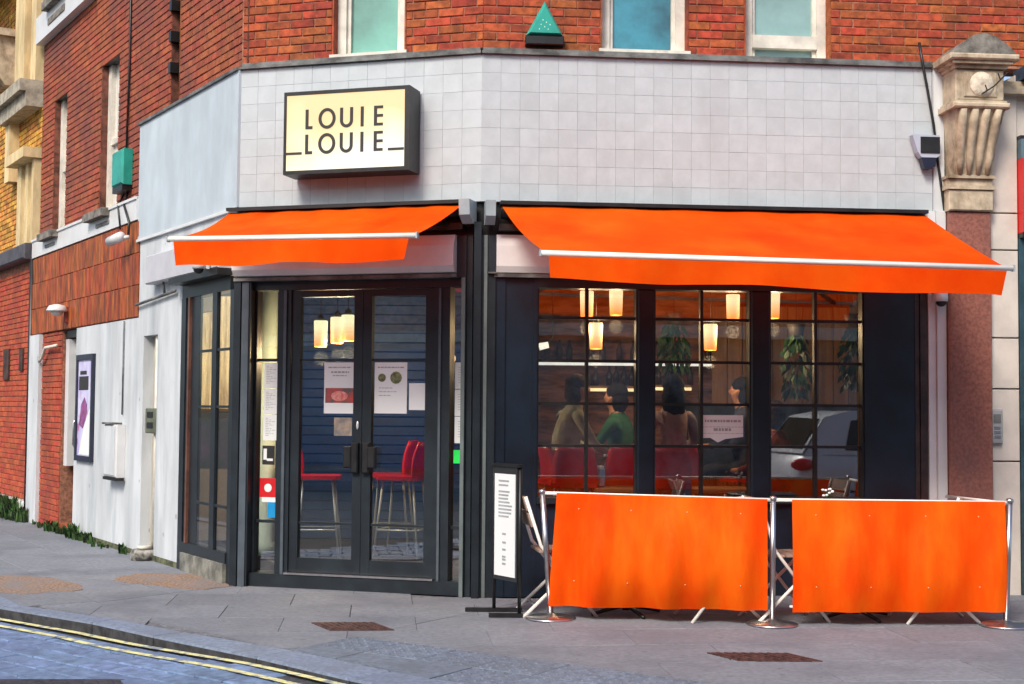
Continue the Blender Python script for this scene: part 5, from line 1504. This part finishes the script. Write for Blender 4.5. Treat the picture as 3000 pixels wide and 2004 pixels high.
SITTERS = (
    (1290, 11.95, .30, 'person in a pale khaki top with brown hair leaning forward in the left bay', mat('khaki_shirt', (.42, .42, .30), .8, var=.15, bump=1.0, bscale=14), HB_, .10, -.2, .735, False, 'dark red stool under the person in khaki in the left bay'),
    (1430, 12.55, 2.6, 'person in a bright green top seated in the left bay', mat('green_shirt', (.02, .14, .07), .8, var=.2, bump=1.0, bscale=14), HD_, .06, 0, .67, False, 'red stool under the person in green in the left bay'),
    (1545, 12.0, 1.75, 'person with long black hair in a dusky pink top in the middle bay', mat('pink_grey_shirt', (.34, .22, .23), .8, var=.15, bump=1.0, bscale=14), HD_, .02, 0, .735, True, 'red stool under the person in dusky pink in the middle bay'),
    (1716, 12.6, 2.7, 'person in a dark navy top beside the right mullion of the middle bay', mat('navy_shirt', (.03, .035, .08), .8, var=.2, bump=1.0, bscale=14), HD_, .05, 0, .735, False, 'red stool under the person in navy in the middle bay'),
    (1785, 12.3, 2.4, 'person in a wine red top low at the left edge of the right bay', mat('wine_shirt', (.20, .03, .035), .8, var=.2, bump=1.0, bscale=14), HB_, .04, 0, .52, False, None))
for px, Y, rz, lab, sh_, hr_, ln, am, seat, lg, slab_ in SITTERS:
    person(px, Y, rz, lab, sh_, hr_, ln, am, seat, lg)
    if slab_:
        x = deep(px, 950, Y).x
        stool(x + .03 * math.cos(rz), Y + .03 * math.sin(rz), rz, slab_, 'red bar stools in the window bays')
for px, Y, rz, lab in ((1318, 11.62, 1.5, 'deep red empty stool close to the glass in the left bay'), (1425, 11.95, 1.75, 'bright red empty stool in the right half of the left bay'), (1530, 11.55, 1.5, 'empty red stool close to the glass in the middle bay')):
    stool(deep(px, 1050, Y).x, Y, rz, lab, 'red bar stools in the window bays')
t_ = thing('bench', 'low upholstered bench under the person in wine red', 'bench', T(deep(1800, 950, 12.3).x, 12.35, FZ))
part('seat', MB().box(-.35, .35, -.25, .25, .36, .47, ch=.02), mat('bench_leather', (.06, .03, .025), .45), t_)
part('base', MB().box(-.33, .33, -.22, .22, 0, .36), BLACK, t_)
# ================================================================ ACROSS THE STREET (mirrored in the glass)
oth = thing('opposite_terrace', 'brick terrace across the street, mirrored in the shop glass', 'building', T(-4, -5, 0))
def op(n, mb, m): return part(n, mb, m, oth, Matrix.Identity(4))
BRK_FAR = mat('terrace_brick', (.50, .27, .18), .85, var=.3, scale=5, stretch=(1, 1, 2))
op('wall', MB().box(-26, 16, -6.0, -5.2, 3.0, 7.6), BRK_FAR)
op('shop_wall', MB().box(-26, 16, -6.0, -5.25, 0, 3.0), mat('terrace_shop_wall', (.38, .36, .34), .6, var=.4, scale=.7))
op('cornice', MB().box(-26, 16, -5.22, -5.0, 2.9, 3.15).box(-26, 16, -5.22, -5.05, 7.5, 7.75), OFFW)
for i in range(14):
    x = -24.5 + i * 3
    f_ = op('window', MB().box(x - .6, x + .6, -5.21, -5.14, 4.0, 4.08).box(x - .6, x - .5, -5.21, -5.14, 4.08, 6.0).box(x + .5, x + .6, -5.21, -5.14, 4.08, 6.0).box(x - .6, x + .6, -5.21, -5.14, 6.0, 6.1), WHITE)
    part('pane', MB().box(x - .5, x + .5, -5.195, -5.18, 4.08, 6.0), mat('dark_pane', (.05, .06, .07), .1), f_, Matrix.Identity(4))
sh = MB()
for k in range(28): sh.box(-17, -11, -5.24, -5.18 + (k % 2) * .02, .1 + k * .095, .19 + k * .095)
op('roller_shutter', sh, mat('blue_shutter', (.06, .16, .42), .45, .3))
single('opposite_pavement', MB().box(-26, 16, -5.2, -1.0, -.2, .0), SLAB, Matrix.Identity(4), kind='structure')
# parked car beyond the right edge of the frame, mirrored in the right-hand bay
CARP = mat('silver_car_paint', (.80, .85, .90), .30, .05, var=.02, coat=.6)
CM = T(4.45, 4.95, road_z(4)) @ RZ(.06)
car = thing('parked_car', 'silver hatchback with red tail lamp, mirrored in the right window bay', 'car', CM)
def carp(n, mb, m, parent=None): return part(n, mb, m, parent or car, CM)
st = [(.0, .42, .70, .80), (.06, .30, .92, .86), (.35, .26, .98, .89), (1.2, .24, .97, .90), (2.4, .24, .95, .90), (3.0, .25, .90, .89), (3.7, .28, .80, .85), (4.02, .36, .66, .74), (4.08, .42, .58, .66)]
vs, fs = [], []
for x, zb, zt, w in st:
    zt_m = (zb + zt) / 2
    vs += [(x, -w * .96, zb), (x, -w, zt_m), (x, -w * .95, zt - .05), (x, -w * .86, zt), (x, w * .86, zt), (x, w * .95, zt - .05), (x, w, zt_m), (x, w * .96, zb)]
for i in range(len(st) - 1):
    for k in range(8):
        a, b_ = i * 8 + k, i * 8 + (k + 1) % 8
        fs.append((a, a + 8, b_ + 8, b_))
fs += [tuple(range(8)), tuple(range((len(st) - 1) * 8, len(st) * 8))[::-1]]
carp('body', MB().add(vs, fs, 0, True), CARP)
gs = [(.10, .96, .76), (.42, 1.40, .64), (.75, 1.475, .62), (1.7, 1.48, .62), (2.25, 1.42, .62), (3.05, .93, .74)]
vs, fs = [], []
for x, z, w in gs: vs += [(x, -w, z), (x, w, z)]
for i in range(len(gs) - 1): fs.append((2 * i, 2 * i + 1, 2 * i + 3, 2 * i + 2))
carp('roof', MB().add([(x, y, z) for x, y, z in vs], fs, 0, True), CARP)
side = [(.10, .95), (.42, 1.40), (.75, 1.474), (1.7, 1.479), (2.25, 1.419), (3.05, .92)]
DG = mat('car_glass', (.03, .035, .035), .06, spec=.8)
for s in (-1, 1):
    q = [(x, s * (.84 - (z - .95) * .38), z) for x, z in side]
    f = [tuple(range(6))] if s < 0 else [tuple(range(6))[::-1]]
    carp('side_panel', MB().add(q, f), CARP)
    for pts in ([(.62, 1.0), (.74, 1.36), (1.28, 1.40), (1.30, .99)], [(1.40, .99), (1.38, 1.40), (1.72, 1.40), (2.2, 1.34), (2.66, .98)]):
        o_ = [(x, s * (.845 - (z - .95) * .38 + .004), z) for x, z in pts]
        carp('window', MB().add(o_, [tuple(range(len(o_)))]), DG)
    carp('tail_lamp', MB().ell((.07, s * .862, .83), (.145, .05, .075), 14, 9), mat('red_lamp_glass', (.85, .006, .02), .12, coat=.8))
    for x in (.72, 3.30):
        wh = carp('wheel', MB().tube([(x, s * .66, .30), (x, s * .885, .30)], .305, 24), mat('tyre', (.02, .02, .02), .8))
        carp('rim', MB().tube([(x, s * .80, .30), (x, s * .895, .30)], .20, 20), STEEL, wh)
carp('rear_window', MB().add([(.13, -.66, 1.02), (.13, .66, 1.02), (.40, .58, 1.37), (.40, -.58, 1.37)], [(0, 1, 2, 3)], 0, False, T(-.012, 0, .012)), DG)
carp('windscreen', MB().add([(2.95, -.66, .99), (2.95, .66, .99), (2.32, .56, 1.385), (2.32, -.56, 1.385)], [(0, 1, 2, 3)], 0, False, T(.012, 0, .012)), DG)
carp('bumper', MB().box(-.07, .12, -.84, .84, .34, .60, ch=.03), CARP)
carp('number_plate', MB().box(-.078, -.071, -.26, .26, .46, .57), mat('plate_yellow', (.60, .45, .05), .5))
